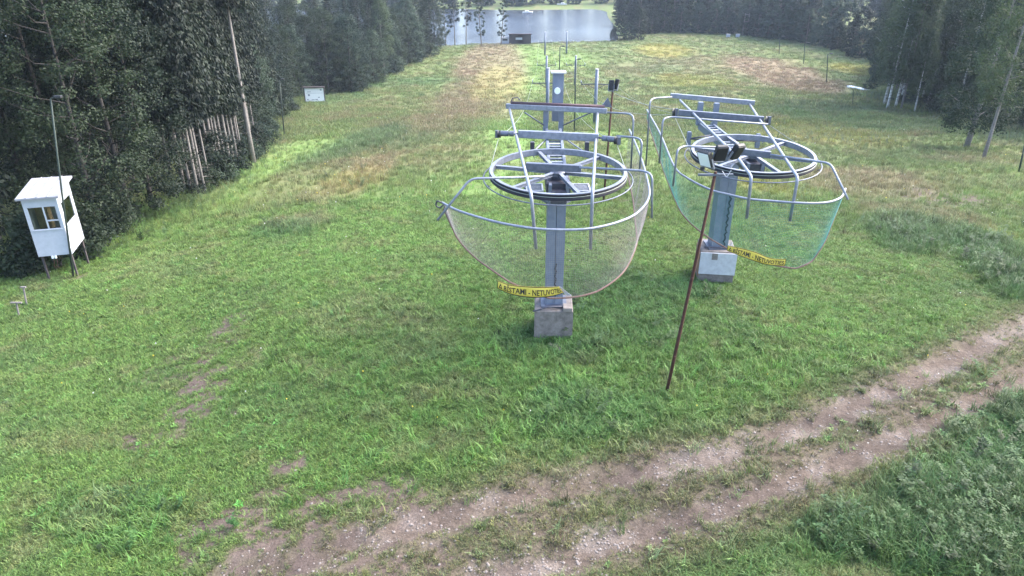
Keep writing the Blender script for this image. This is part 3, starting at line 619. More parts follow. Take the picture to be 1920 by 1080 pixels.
warning_sign(tp2, bt2, [yb(p[0], p[1], g_2) for p in tp2], 'yellow danger banner tilted along the farther green net', 'BĪSTAMI - NETUVOTIES')

# ------------------------------------------------------------------ lift towers and ropes
TOW = [[(3.9, 78.7), (6.25, 132.0), (8.1, 181.0)], [(9.2, 78.7), (11.5, 132.0), (13.4, 181.0)]]
TOPPX = [[128, 105, 60], [130, 105, 62]]
ords = ['nearest', 'second', 'farthest']
heads = [[], []]
for l in range(2):
    for k, (x, y) in enumerate(TOW[l]):
        gz_ = g1(x, y); top = PY(960, TOPPX[l][k], y)[2]; top = max(top, gz_ + 5.2); arm = top - (1.55 if k < 2 else 2.4)
        t = empty('lift_tower', (x, y, gz_), f'{ords[k]} grey lift tower with rope arms, {"left" if l == 0 else "right"} row down the slope', 'lift tower', 'lift towers down the slope')
        MB().tube([(x, y, gz_ - .3), (x, y, top)], [.21, .17], 12).build('post', 'pillar', t, True)
        MB().lathe([(.001, .03), (.21, .03), (.21, -.03), (.001, -.03)], 12, np.eye(3), (x, y, top + .02)).build('cap', 'whitewash', t)
        for s in (-1, 1):
            e = np.array([x + s * 1.66, y - s * .1, arm - .05]); a = MB(); a.tube([(x, y, arm), e], .055, 7); a.tube([(x, y, arm - .55), (x + s * 1.0, y, arm - .04)], .03, 6); a = a.build('arm', 'dark_steel', t)
            MB().lathe([(.03, .05), (.20, .05), (.17, 0), (.20, -.05), (.03, -.05)], 14, np.array([[0, 0, 1.], [1, 0, 0], [0, 1, 0]]), e + [0, 0, .22]).build('sheave', 'galv', a)
            MB().box(e + [0, 0, .1], .03, .04, .12).build('sheave_bracket', 'galv_dull', a)
            heads[l].append((k, s, e + np.array([0, 0, .43])))
def sagline(a, b, sag, n=14):
    return [a * (1 - t) + b * t - Z3 * sag * 4 * t * (1 - t) for t in np.linspace(0, 1, n)]
for l, (hub, A, sh, R) in enumerate(((HUB1, A1, (P(936, 248, 4.93), P(1156, 260, 4.93)), 1.70), (HUB2, A2, (P(1264, 209, 4.86), P(1438, 224, 4.76)), 1.66))):
    pts = {s: [h for k, ss, h in heads[l] if ss == s] for s in (-1, 1)}
    left = [hub + A @ np.array([-R, 0, 0]), sh[0] + [0, 0, -.11]]; right = [hub + A @ np.array([R, 0, 0]), sh[1] + [0, 0, -.11]]
    path = []
    for side, s in ((left, -1), (right, 1)):
        q = [side[0]] + sagline(side[1], pts[s][0], 1.0) + sagline(pts[s][0], pts[s][1], .7)[1:] + sagline(pts[s][1], pts[s][2], .6)[1:] + sagline(pts[s][2], np.array([pts[s][2][0] + .4, 194., -12.3]), .1, 4)[1:]
        path.append(q)
    arc = [hub + A @ np.array([R * math.cos(t), R * math.sin(t), 0]) for t in np.linspace(math.pi, 2 * math.pi, 30)]
    full = path[0][::-1] + arc[1:-1] + path[1]
    tag(MB().tube(full, .010, 5).build('haul_rope', 'cable', None, True), ('steel rope running from the nearer wheel down the left towers', 'steel rope running from the farther wheel down the right towers')[l], 'rope', 'haul ropes')

# ------------------------------------------------------------------ floodlight poles
def flood_head(parent, c, yaw, pitch, w, h, lensmat='black', name='floodlight'):
    a, p = math.radians(yaw), math.radians(pitch); f = np.array([math.sin(a) * math.cos(p), -math.cos(a) * math.cos(p), math.sin(p)]); x = np.array([math.cos(a), math.sin(a), 0]); u = np.cross(x, -f) * -1; u = np.cross(f, x) * -1
    if u[2] < 0: u = -u
    b = MB(); b.box(np.array(c), w / 2, .05, h / 2, (x, f, u), .02)
    for k in range(5): b.box(np.array(c) - f * .065 + x * (w * (k - 2) / 6), .006, .02, h * .4, (x, f, u))
    o = b.build(name, 'black', parent)
    MB().box(np.array(c) + f * .052, w / 2 - .02, .004, h / 2 - .02, (x, f, u)).build('glass', lensmat, o)
    br = MB(); 
    for s in (-1, 1): br.box(np.array(c) + x * s * (w / 2 + .012) - u * h * .28, .008, .02, h * .32, (x, f, u))
    br.box(np.array(c) - u * (h * .6), w / 2 + .02, .02, .01, (x, f, u)); br.build('bracket', 'galv', o)
    return o
fb = PG(1250, 735); ft = PY(1342, 322, fb[1] + .05)
FL = empty('floodlight_pole', fb, 'leaning rusty pole with white and black floodlights, between the two lift wheels', 'floodlight')
d = ft - fb; MB().tube([fb - d * .06, fb + d * .33, fb + d * .34, fb + d * .67, fb + d * .68, ft], [.040, .040, .036, .036, .032, .032], 10).build('pole', 'rust', FL, True)
MB().box(ft + [0, -.02, -.06], .36, .02, .022).build('crossarm', 'galv_dull', FL)
flood_head(FL, PY(1323, 297, fb[1] - .05), -52, -28, .30, .36, 'lens')
flood_head(FL, PY(1351, 287, fb[1] - .05), 8, -22, .24, .36)
flood_head(FL, PY(1382, 284, fb[1] + .05), 30, -30, .22, .36)
MB().lathe([(.001, .04), (.045, .03), (.05, -.03), (.001, -.05)], 12, np.eye(3), PY(1317, 316, fb[1] - .1)).build('sensor', 'black', FL)
pr = PY(1365, 312, fb[1] - .03)
MB().tube([pr + [-.09, 0, .02], pr + [.05, -.03, .0], pr + [.11, 0, .06]], .022, 7).build('clamp', 'galv', FL)
MB().tube(round_path([pr + [-.12, -.05, -.08], pr + [-.02, -.06, -.22], pr + [.06, -.05, -.06]], .05), .010, 5).build('cable', 'whitewash', FL)
for t_ in (.18, .55): MB().tube([fb + d * t_ + [0, -.045, -.03], fb + d * t_ + [0, -.045, .05]], .02, 6).build('pipe_clamp', 'rust', FL)
b2 = PG(1131, 380); t2 = PY(1149, 168, b2[1])
FB = empty('floodlight_pole', b2, 'slender rusty pole with two dark floodlights, behind the nearer lift wheel', 'floodlight')
MB().tube([b2 - [0, 0, .4], t2], [.05, .042], 9).build('pole', 'rust', FB, True)
flood_head(FB, t2 + [-.08, -.05, .20], 170, -20, .22, .42); flood_head(FB, t2 + [.16, .05, .22], 140, -20, .18, .42); MB().box(t2 + [0, 0, -.02], .22, .025, .02).build('crossarm', 'dark_steel', FB)
tag(MB().tube(sagline(t2 + np.array([0, 0, -.1]), P(1264, 205, 4.95), .12), .012, 5).build('power_cable', 'cable', None, True), 'pale cable from the slender rusty pole to the farther lift', 'cable')

def lamp_pole(px, py, tx, ty, label, m='green_pole', r=.05, head=True, cat='lamp post', lean=True):
    b = PG(px, py); t = PY(tx, ty, b[1]); o = empty('lamp_post', b, label, cat, 'lamp posts beside the slope')
    MB().tube([b - [0, 0, .4], b * .5 + t * .5, t], [r, r * .9, r * .75], 8).build('pole', m, o, True)
    if head:
        s = max(1.0, b[1] / 60)
        MB().tube([t, t + [.18 * s, .0, .05 * s]], .02 * s, 6).build('arm', m, o)
        MB().box(t + [.26 * s, 0, .06 * s], .12 * s, .07 * s, .045 * s, None, .015 * s).build('lamp_head', 'black', o)
    return o
lamp_pole(135, 520, 95, 185, 'tall green pole standing in front of the white booth', r=.036)
lamp_pole(533, 254, 524, 150, 'thin dark lamp post beside the shrubs, left of the mown strip', r=.07)
lamp_pole(1077, 247, 1080, 112, 'thin dark lamp post on the slope right of the lift mast', r=.07)
lamp_pole(1049, 132, 1050, 88, 'thin far lamp post just above the nearer lift mast', r=.11)
lamp_pole(1550, 156, 1552, 102, 'dark lamp post on the right meadow, nearest the birches', r=.10)
lamp_pole(1507, 120, 1509, 82, 'dark lamp post on the right meadow, left of the nearest one', r=.10)
lamp_pole(1461, 102, 1462, 70, 'faint lamp post near the far edge of the right meadow', r=.10)
lamp_pole(1599, 196, 1600, 168, 'short dark post beside the white slab at the right', r=.06, head=False, cat='post')
lamp_pole(1911, 322, 1922, 268, 'dark post at the right edge below the birches', r=.06, head=False, cat='post')
lamp_pole(1596, 98, 1598, 45, 'grey wooden power pole before the far right trees', 'bark_pale', .16, False, 'power pole')
b = PG(1396, 67); hp = empty('power_pole', b, 'twin-legged power pole at the far edge of the meadow', 'power pole')
for s in (-1, 1): MB().tube([b + [s * .75, 0, -.4], b + [s * .6, 0, 6.4]], [.15, .11], 8).build('leg', 'bark_pale', hp, True)
for k, z in enumerate((2.2, 4.0, 6.0)): MB().beam(b + [-.8, 0, z], b + [.8, 0, z], .05, .07).build('crosspiece', 'bark_pale', hp)

# ------------------------------------------------------------------ control booth on the left
BZ = -.72                                              # underside of the booth
qa, qb, qc = P(68, 487, BZ), P(136, 476, BZ), P(160, 446, BZ)
bx = np.array([math.cos(.26), math.sin(.26), 0]); fw = float((qb - qa) @ bx); byd = np.array([-bx[1], bx[0], 0]); sl = float((qc - qb) @ byd); qa = qb - bx * fw
bh = PY(114, 371, qb[1])[2] - BZ; o0 = qa
BO = empty('control_booth', (qa + bx * fw / 2 + byd * sl / 2) * [1, 1, 0] + [0, 0, g1(*(qa + bx * fw / 2 + byd * sl / 2)[:2])], 'small white lift booth on legs with dark windows, at the forest edge', 'booth')
def Q(x, y, z): return o0 + bx * x + byd * y + Z3 * z
AX = (bx, byd, Z3)
def wall(name, x0, x1, y0, y1, z0, z1, m, par=None):
    return MB().box(Q((x0 + x1) / 2, (y0 + y1) / 2, (z0 + z1) / 2), (x1 - x0) / 2, (y1 - y0) / 2, (z1 - z0) / 2, AX, .004).build(name, m, par or BO)
wt = .05; hb, ht = bh * .48, bh * .86; bh2 = bh + .16
wall('front_panel', 0, fw, 0, wt, 0, hb, 'white_paint'); wall('front_header', 0, fw, 0, wt, ht, bh, 'white_paint')
for x0 in (0, fw - .12): wall('front_post', x0, x0 + .12, 0, wt, hb, ht, 'white_paint')
wall('side_panel', fw - wt, fw, wt, sl, 0, hb, 'white_paint'); wall('side_header', fw - wt, fw, wt, sl, ht, bh2 - .05, 'white_paint')
for y0 in (wt, sl - .25): wall('side_post', fw - wt, fw, y0, y0 + .25, hb, ht, 'white_paint')
wall('rear_wall', 0, fw, sl - wt, sl, 0, bh2 - .05, 'white_paint'); wall('left_wall', 0, wt, wt, sl - wt, 0, bh, 'white_paint'); wall('floor_board', wt, fw - wt, wt, sl - wt, 0, .06, 'wood')
for nm, a in (('front_window', (.12, fw - .12, .022, .028, hb, ht)), ('side_window', (fw - .028, fw - .022, wt + .25, sl - .25, hb, ht))): 
    w_ = wall(nm, *a, 'glass')
    if nm == 'front_window':
        wall('mullion', fw * .52, fw * .52 + .05, .0, .02, hb, ht, 'white_paint', w_); wall('mullion', fw * .55, fw - .13, .0, .02, hb + .28, hb + .33, 'white_paint', w_)
        wall('sill', .08, fw - .08, -.04, -.002, hb - .05, hb - .01, 'white_paint', w_)
    else: wall('sill', fw + .002, fw + .035, wt + .2, sl - .2, hb - .05, hb - .01, 'white_paint', w_)
wall('cupboard', .16, fw * .5, .45, .8, .06, ht - .1, 'wood')
for i, x in enumerate(np.linspace(0.0, fw - .06, 2)): wall('corner_trim', x, x + .06, -.012, -.001, 0, bh - .01, 'white_paint')
rp = [Q(-.12, -.16, bh + .03), Q(fw + .12, -.16, bh + .03), Q(fw + .12, sl + .15, bh2 + .06), Q(-.12, sl + .15, bh2 + .06)]
rf = MB().add(rp + [p + Z3 * .07 for p in rp], [(3, 2, 1, 0), (4, 5, 6, 7), (0, 1, 5, 4), (1, 2, 6, 5), (2, 3, 7, 6), (3, 0, 4, 7)]).build('roof', 'felt', BO)
for k in range(1, 4):
    a_, b_ = rp[0] + (rp[1] - rp[0]) * k / 4 + Z3 * .08, rp[3] + (rp[2] - rp[3]) * k / 4 + Z3 * .08; MB().beam(a_, b_, .02, .01).build('roof_seam', 'felt', rf)
for x in (.08, fw - .08):
    for y in (.1, sl - .1):
        p = Q(x, y, 0); MB().beam([p[0], p[1], g1(p[0], p[1]) - .2], p, .03, .03).build('leg', 'wood_dark', BO)
for k in range(2):                                     # junction boxes and coiled cables below the floor
    p = Q(.45 + .1 * k, -.02, -.05); MB().box(p, .03, .03, .05).build('junction_box', 'lens', BO)
    MB().tube([p + [0, 0, -.04], p + [.03, -.02, -.2], p + [-.05, 0, -.35], p + [.02, .02, -.45]], .012, 5).build('loose_cable', 'rust', BO)
b = PG(28, 590)
for (px, py, tx, ty, w, lab) in ((34, 592, 31, 569, .36, 'low T-shaped stake in the grass, nearest the left edge'), (49, 572, 44, 540, .18, 'taller T-shaped stake in the grass below the booth')):
    b = PG(px, py); t = PY(tx, ty, b[1]); o = empty('stake', b, lab, 'stake', 'stakes by the booth')
    MB().tube([b - [0, 0, .2], t], .026, 6).build('post', 'bark_pale', o); MB().beam(t + [-w / 2, 0, .03], t + [w / 2, 0, .03], .03, .02).build('crosspiece', 'bark_pale', o)

# ------------------------------------------------------------------ information board, slab, boxes
b = PG(592, 192); c0, c1 = PY(574, 190, b[1]), PY(608, 186, b[1]); tz = PY(575, 165, b[1])[2]; bz = max(c0[2], b[2] + .15); wv = c1 - c0; wv[2] = 0; wl = np.linalg.norm(wv); xx = np.array([math.cos(.12), math.sin(.12), 0]); yy = np.array([-xx[1], xx[0], 0])
SB = empty('information_board', b, 'white information board with dark roof at the forest edge', 'sign'); cc = (c0 + c1) / 2
MB().box([cc[0], b[1], (bz + tz) / 2], wl / 2, .03, (tz - bz) / 2, (xx, yy, Z3)).build('panel', 'board_white', SB)
for s in (-1, 1): MB().box(np.array([cc[0], b[1], (b[2] - .3 + tz) / 2]) + xx * s * (wl / 2 + .07), .07, .07, (tz - b[2] + .3) / 2, (xx, yy, Z3)).build('post', 'wood_dark', SB)
MB().box(np.array([cc[0], b[1] - .05, tz + .12]), wl / 2 + .2, .25, .09, (xx, yy, Z3)).build('roof', 'wood_dark', SB)
for (u, v, hw_, hh_) in ((-.28, .72, .10, .02), (.36, .86, .05, .05), (-.3, .48, .05, .07), (-.38, .15, .04, .04), (-.1, .12, .08, .03), (.08, .14, .07, .03), (.22, .3, .05, .03), (0, .62, .44, .008)):
    MB().box(np.array([cc[0], b[1], bz + (tz - bz) * v]) + xx * u * wl - yy * .036, hw_ * wl, .004, hh_ * (tz - bz), (xx, yy, Z3)).build('print', 'grey_sign', SB)
b = PG(1610, 167); e0, e1 = b[:2] + np.array([-.75, 2.3]), b[:2] + np.array([.75, -2.3])
e0 = np.array([*e0, g1(*e0) + .10]); e1 = np.array([*e1, g1(*e1) + .10])
tag(MB().beam(e0, e1, .5, .13, .03).build('concrete_slab', 'board_white'), 'white concrete slab lying by the ditch near the birches', 'slab')
for (px, lab) in ((1365, 'left one of two white boxes at the far edge of the meadow'), (1383, 'right one of two white boxes at the far edge of the meadow')):
    b = PG(px, 70); o = empty('white_box', b, lab, 'box', 'white boxes at the far meadow edge'); MB().box(b + [0, 0, .45], .5, .4, .40, None, .02).build('body', 'white_paint', o); MB().box(b + [0, 0, .9], .56, .46, .05, None, .01).build('lid', 'whitewash', o)

# ------------------------------------------------------------------ by the lake
b = PS(975, 204.0); sc_ = b[1] * math.cos(TILT) / F * 1.06; shw, shh = 40 * sc_ / 2, 18 * sc_
SH = empty('lakeside_shed', b, 'dark open wooden shed on the lake shore', 'shed')
MB().box(b + [0, 1.6, shh * .45], shw, .06, shh * .5).build('rear_wall', 'wood_dark', SH)
for s in (-1, 1): MB().box(b + [s * shw, .8, shh * .45], .06, .85, shh * .5).build('side_wall', 'wood_dark', SH)
for s in (-.33, .33): MB().box(b + [s * shw, 0, shh * .45], .08, .08, shh * .5).build('post', 'wood_dark', SH)
MB().box(b + [-shw * .66, 0.05, shh * .45], shw * .34, .05, shh * .45).build('front_wall', 'wood_dark', SH); MB().box(b + [shw * .66, 0.05, shh * .45], shw * .34, .05, shh * .45).build('front_wall', 'wood_dark', SH)
MB().add([b + np.array(p) for p in ((-shw - .3, -.5, shh * .98), (shw + .3, -.5, shh * .98), (shw + .3, 2.0, shh * .9), (-shw - .3, 2.0, shh * .9), (-shw - .3, -.5, shh * 1.05), (shw + .3, -.5, shh * 1.05), (shw + .3, 2.0, shh * .97), (-shw - .3, 2.0, shh * .97))], [(3, 2, 1, 0), (4, 5, 6, 7), (0, 1, 5, 4), (1, 2, 6, 5), (2, 3, 7, 6), (3, 0, 4, 7)]).build('roof', 'rust_dark', SH)
MB().box(b + [-.3, -.06, shh * .55], .9, .04, .28).build('notice', 'white_paint', SH)
b = PS(947, 205.0); o = empty('kiosk', b, 'small white hut with dark window beside the lakeside shed', 'hut')
MB().box(b + [0, 0, .9], 1.0, .7, .8, None, .04).build('body', 'white_paint', o); MB().box(b + [0, -.71, 1.2], .7, .02, .25).build('window', 'black', o); MB().box(b + [0, 0, 1.75], 1.15, .85, .06).build('roof', 'felt', o)
def boat(name, c, L, Wd, yaw, label):
    V = []; st = [(-.5, .75, .0), (-.2, 1, 0), (.15, .95, .0), (.38, .55, .05), (.5, .03, .12)]; n = 5; a = math.radians(yaw)
    o = empty(name, c, label, 'boat')
    for (t, w, zz) in st:
        for (q, z) in ((-1, .45), (-.8, .1), (0, 0), (.8, .1), (1, .45)): V.append((t * L, q * w * Wd / 2, z + zz))
    V = [np.array([x * math.cos(a) - y * math.sin(a), x * math.sin(a) + y * math.cos(a), z]) + c for x, y, z in V]
    Fc = [(i * n + j, i * n + j + 1, (i + 1) * n + j + 1, (i + 1) * n + j) for i in range(4) for j in range(4)] + [(0, 4, 3, 2, 1)] + [(i * n, (i + 1) * n, (i + 1) * n + 4, i * n + 4) for i in range(4)]
    MB().add(V, Fc).build('hull', 'boat_white', o); r = np.array([math.cos(a), math.sin(a), 0]); MB().box(np.array(c) - r * L * .08 + [0, 0, .65], L * .17, Wd * .32, .28, None, .08).build('cabin', 'boat_white', o)
    MB().box(np.array(c) - r * L * .08 + [0, -Wd * .33, .70], L * .13, .02, .10).build('window', 'black', o); return o
pr_ = P(1001, 23, LAKE_Z); pw = 34 * pr_[1] / F * 1.0
o = empty('pier', (pr_[0], pr_[1], LAKE_Z), 'dark wooden pier at the far lake shore', 'pier')
for k in range(10): MB().box((pr_[0] - pw / 2 + pw * (k + .5) / 10, pr_[1], LAKE_Z + .75), pw / 20 - .04, .9, .08).build('plank', 'wood_dark', o)
for s in (-.45, -.15, .15, .45): MB().tube([(pr_[0] + s * pw, pr_[1] - .7, LAKE_Z - 1.6), (pr_[0] + s * pw, pr_[1] - .7, LAKE_Z + .7)], .14, 7).build('pile', 'wood_dark', o)
boat('motor_boat', np.array([pr_[0] - 2.6, pr_[1] - 2.6, LAKE_Z - .05]), 4.4, 1.9, 12, 'white motor boat moored by the dark pier on the lake')
bb = np.array([P(1054, 8, -14.0)[0], 345.0, 0]); bb[2] = g1(bb[0], bb[1]) + .1
boat('motor_boat', bb, 4.6, 1.8, 170, 'white boat drawn up on the far bank above the lake')

# ------------------------------------------------------------------ trees
def leaf_quads(C, Nrm, size, r, aspect=.55, fold=.25):
    """leaf-shaped faces: centres C, outward normals Nrm (loosely followed), lengths size."""
    n = len(C); Nr = Nrm + r.normal(0, .55, (n, 3)); Nr /= np.linalg.norm(Nr, axis=1)[:, None]
    T = r.normal(0, 1, (n, 3)); T -= Nr * (T * Nr).sum(1)[:, None]; T /= np.linalg.norm(T, axis=1)[:, None]; B = np.cross(Nr, T)
    s = size[:, None]
    V = np.stack([C - T * s * .5, C + B * s * aspect * .5 + Nr * s * fold * .3, C + T * s * .5 - Nr * s * fold * .4, C - B * s * aspect * .5 + Nr * s * fold * .3], 1).reshape(-1, 3)
    return V, np.arange(4 * n).reshape(-1, 4)
def limbs(mb, base, tips, r0, r):
    for t in tips:
        t = np.array(t); b = np.array(base(t)); mid = (b + t) / 2 + np.array([0, 0, -.08 * np.linalg.norm(t - b)]) + r.normal(0, .08, 3)
        mb.tube([b, mid, t], [r0, r0 * .65, r0 * .25], 5, caps=False)
def proto_broad(seed, h, cr, cb, leaf, nclump, per, size, bark, tr=.16, droop=0.0, flat=1.0, lp=.2):
    r = np.random.default_rng(seed); mb = MB()
    bend = r.normal(0, .25, 2); tp = [np.array([bend[0] * math.sin(t * 2.2), bend[1] * math.sin(t * 1.7), t * h * .94]) for t in np.linspace(0, 1, 9)]; tp[0][2] = -.5
    mb.tube(tp, [tr * (1.25 if i == 0 else 1) * (1 - .85 * i / 8) for i in range(9)], 9)
    def trunk_at(z): 
        k = np.clip(z / (h * .94), 0, 1) * 8; i = min(int(k), 7); return tp[i] + (tp[i + 1] - tp[i]) * (k - i)
    cl = []
    for i in range(nclump):
        z = cb + (h - cb) * r.random() ** 1.05; t = (z - cb) / (h - cb); prof = (math.sin(math.pi * (.12 + .88 * t) ** .8)) ** .6 if t < .97 else .25
        rad = cr * prof * (.45 + .62 * r.random() ** .6); a = r.random() * 6.283; q = trunk_at(z); cl.append(np.array([q[0] + rad * math.cos(a), q[1] + rad * math.sin(a), z]))
    cl = np.array(cl); tips = cl[r.random(len(cl)) < lp]
    limbs(mb, lambda t: trunk_at(max(.3, t[2] - .45 * math.hypot(t[0], t[1]) - .2)), tips, tr * .28, r)
    C = []; N = []; 
    for c in cl:
        k = max(6, int(per * (.6 + .8 * r.random()))); d = r.normal(0, 1, (k, 3)); d /= np.linalg.norm(d, axis=1)[:, None]; R = (.42 + .4 * r.random()) * (cr / 3.0) ** .5
        rr = R * r.random((k, 1)) ** .45; p = c + d * rr * np.array([1, 1, .7 * flat]); p[:, 2] -= droop * r.random(k) ** 2 * 1.2
        C.append(p); N.append(d * .7 + np.array([0, 0, .75]) + .35 * np.array([c[0], c[1], 0]) / (np.hypot(c[0], c[1]) + .3))
    C = np.concatenate(C); N = np.concatenate(N); V, Fq = leaf_quads(C, N, size * (.6 + .8 * r.random(len(C))), r)
    return np_mesh('trunk', np.array(mb.v), mb.f, True), np_mesh('crown', V, Fq), bark, leaf
def proto_spruce(seed, h, rb, hb, leaf='needles', bark='bark_pale', tr=.15, dens=1.0, dead=0):
    r = np.random.default_rng(seed); mb = MB(); tp = [np.array([.05 * math.sin(t * 3), .05 * math.cos(t * 2.5), t * h]) for t in np.linspace(0, 1, 7)]; tp[0] = np.array([0, 0, -.5])
    mb.tube(tp, [tr * (1.2 if i == 0 else 1) * (1 - .9 * i / 6) for i in range(7)], 9)
    V = []; z = hb
    while z < h * .985:
        t = (z - hb) / (h - hb); L = rb * ((1 - t) ** .8) * (.35 + .65 * min(1, (z - hb + .6) / 1.6)) + .15
        nb = int(r.integers(5, 9))
        a0 = r.random() * 6.28
        for k in range(nb):
            a = a0 + 6.283 * k / nb + r.normal(0, .2); l = L * (.7 + .45 * r.random()); dr = -(.28 + .25 * r.random()) * (1 - t * .9); d = np.array([math.cos(a), math.sin(a), 0]); sd = np.array([-d[1], d[0], 0])
            pts = [np.array([0, 0, z]) + d * l * s + Z3 * (dr * l * s + .22 * l * s * s) for s in (0, .5, 1)]
            mb.tube([pts[0], pts[1]], [.018, .006], 3, caps=False)
            ns = max(5, int(l / .085 * dens))
            for i in range(ns):
                s = .14 + .86 * (i + r.random()) / ns; p = np.array([0, 0, z]) + d * l * s + Z3 * (dr * l * s + .22 * l * s * s)
                for sgn in (-1, 1):
                    ln = (.26 + .36 * r.random()) * (1.15 - .5 * s) * (.7 + .3 * min(l, 2)); v = sd * sgn * (.15 + .6 * r.random()) + d * (.1 + .5 * r.random()) - Z3 * (.35 + 1.3 * r.random()); v /= np.linalg.norm(v); w = np.cross(v, r.normal(0, 1, 3)); w /= np.linalg.norm(w); wd = (.045 + .045 * r.random()) / dens ** .5
                    V += [p - w * wd * .5, p + v * ln * .5 + w * wd - Z3 * .01, p + v * ln, p + v * ln * .5 - w * wd - Z3 * .01]
        z += .24 + .16 * r.random()
    for k in range(dead):
        zz = .8 + (hb - .8) * r.random(); a = r.random() * 6.28; l = .4 + .9 * r.random(); mb.tube([(0, 0, zz), (l * math.cos(a), l * math.sin(a), zz - .12 * l)], [.014, .004], 3, caps=False)
    V = np.array(V); return np_mesh('trunk', np.array(mb.v), mb.f, True), np_mesh('crown', V, np.arange(len(V)).reshape(-1, 4)), bark, leaf
PR = {}
PR['broad'] = [proto_broad(11, 15, 3.3, .9, 'leaf', 190, 105, .145, 'bark_dark'), proto_broad(12, 13, 3.0, .6, 'leaf', 165, 105, .14, 'bark_dark'), proto_broad(13, 16, 3.4, 1.6, 'leaf', 180, 105, .14, 'bark_dark', droop=.6)]
PR['pale'] = [proto_broad(21, 11, 3.2, .5, 'leaf_pale', 190, 80, .18, 'bark_dark'), proto_broad(22, 12, 2.8, .8, 'leaf', 160, 80, .18, 'bark_dark')]
PR['willow'] = [proto_broad(31, 12, 3.0, 1.2, 'leaf', 180, 110, .13, 'bark_dark', droop=.9)]
PR['spruce'] = [proto_spruce(41, 17, 2.3, 1.0), proto_spruce(42, 19, 2.5, 1.6)]
PR['spruce_bare'] = [proto_spruce(43, 18, 1.9, 5.6, tr=.12, dead=22), proto_spruce(44, 17, 1.8, 6.4, tr=.10, dead=20)]
PR['pine'] = [proto_spruce(45, 19, 1.8, 11.0, tr=.17, dead=16)]
PR['birch'] = [proto_broad(51, 17, 2.6, 3.2, 'leaf_birch', 260, 80, .18, 'birch', .17, .9, lp=.05), proto_broad(52, 16, 2.3, 3.8, 'leaf_birch', 230, 80, .18, 'birch', .15, .9, lp=.05)]
PR['aspen'] = [proto_broad(53, 16, 3.1, 2.0, 'leaf_birch', 300, 85, .17, 'bark_pale', .21, .6, lp=.04), proto_broad(54, 17, 2.2, 4.4, 'leaf_birch', 200, 75, .17, 'bark_pale', .13, .6, lp=.05)]
PR['slim'] = [proto_broad(55, 13, 1.3, 2.5, 'leaf', 46, 40, .28, 'bark_grey', .14), proto_broad(56, 14, 1.5, 4.5, 'leaf', 55, 40, .28, 'bark_grey', .15)]
PR['far'] = [proto_broad(61, 14, 4.2, .3, 'leaf', 190, 42, .42, 'bark_grey'), proto_broad(62, 12, 4.0, .2, 'leaf_pale', 170, 42, .42, 'bark_grey'), proto_spruce(63, 17, 3.0, .5, dens=.6)]
PR['shrub'] = [proto_broad(71, 1.5, 1.0, .1, 'leaf_pale', 46, 44, .13, 'bark_grey', .025, flat=.8), proto_broad(72, 1.1, .9, .05, 'leaf', 40, 44, .13, 'bark_grey', .02, flat=.8), proto_broad(73, 2.4, 1.3, .2, 'leaf', 60, 50, .16, 'bark_grey', .04)]
def plant(kind, x, y, sc, label, cat, group, name, idx=None, lean=(0, 0), sink=0.0, rot=None):
    lst = PR[kind]; tm, cm, bk, lf = lst[idx if idx is not None else random.randrange(len(lst))]
    o = empty(name, (x, y, g1(x, y) - sink), label, cat, group); o.rotation_euler = (lean[0], lean[1], random.random() * 6.28 if rot is None else rot); o.scale = (sc, sc, sc * random.uniform(.94, 1.08))
    for me, m, nm in ((tm, bk, 'trunk' if cat == 'tree' else 'stems'), (cm, lf, 'crown' if cat == 'tree' else 'foliage')):
        if not me.materials: me.materials.append(M[m])
        c = bpy.data.objects.new(nm, me); COL.objects.link(c); c.parent = o
    return o
def where_left(y, row):
    sec = 'behind the white booth' if y < 30 else 'among the bare spruce trunks' if y < 52 else 'above the dark lamp post' if y < 80 else 'around the information board' if y < 125 else 'far down near the lake'
    return ('front row of the left wood, ' if row < 1 else 'second row of the left wood, ' if row < 2 else 'deep in the left wood, ') + sec
SHORT = {'broad': 'leafy dark broadleaf tree', 'willow': 'drooping grey-green tree', 'spruce': 'dark spruce', 'spruce_bare': 'spruce with bare pale trunk', 'pale': 'grey-green broadleaf tree', 'pine': 'tall bare pale pine trunk'}
placed = []
def free(x, y, d):
    for (a, b_) in placed:
        if (a - x) ** 2 + (b_ - y) ** 2 < d * d: return False
    placed.append((x, y)); return True
def inview(x, y, mg=3.0):
    return abs(x) < .80 * y + mg and y > 3
# left wood, edge read from the photo
edgeL = [PG(*p)[:2] for p in ((-70, 600), (40, 520), (150, 462), (250, 414), (350, 368), (420, 320), (470, 285), (512, 226), (560, 184), (650, 172), (725, 141), (795, 110), (826, 92))]
EL = catmull(edgeL, 10); BRD = PG(592, 192)
LAB = {'broad': ('broadleaf_tree', 'leafy broadleaf tree in the dark wood left of the slope'), 'willow': ('willow_tree', 'drooping grey-green tree in the wood left of the slope'), 'spruce': ('spruce_tree', 'dark spruce with low branches in the wood left of the slope'),
       'spruce_bare': ('spruce_tree', 'spruce with a bare pale lower trunk at the left wood edge'), 'pale': ('broadleaf_tree', 'low grey-green broadleaf tree along the left wood edge'), 'pine': ('pine_tree', 'tall bare pale trunk rising before the left spruces')}
def put(kind, px, py, sc=1.0, idx=None, lean=(0, 0), d=0.0):
    p = PG(px, py); placed.append((p[0], p[1])); return plant(kind, p[0], p[1], sc, SHORT[kind] + ', ' + where_left(p[1], 0), 'tree', 'trees of the left wood', LAB[kind][0], idx, lean)
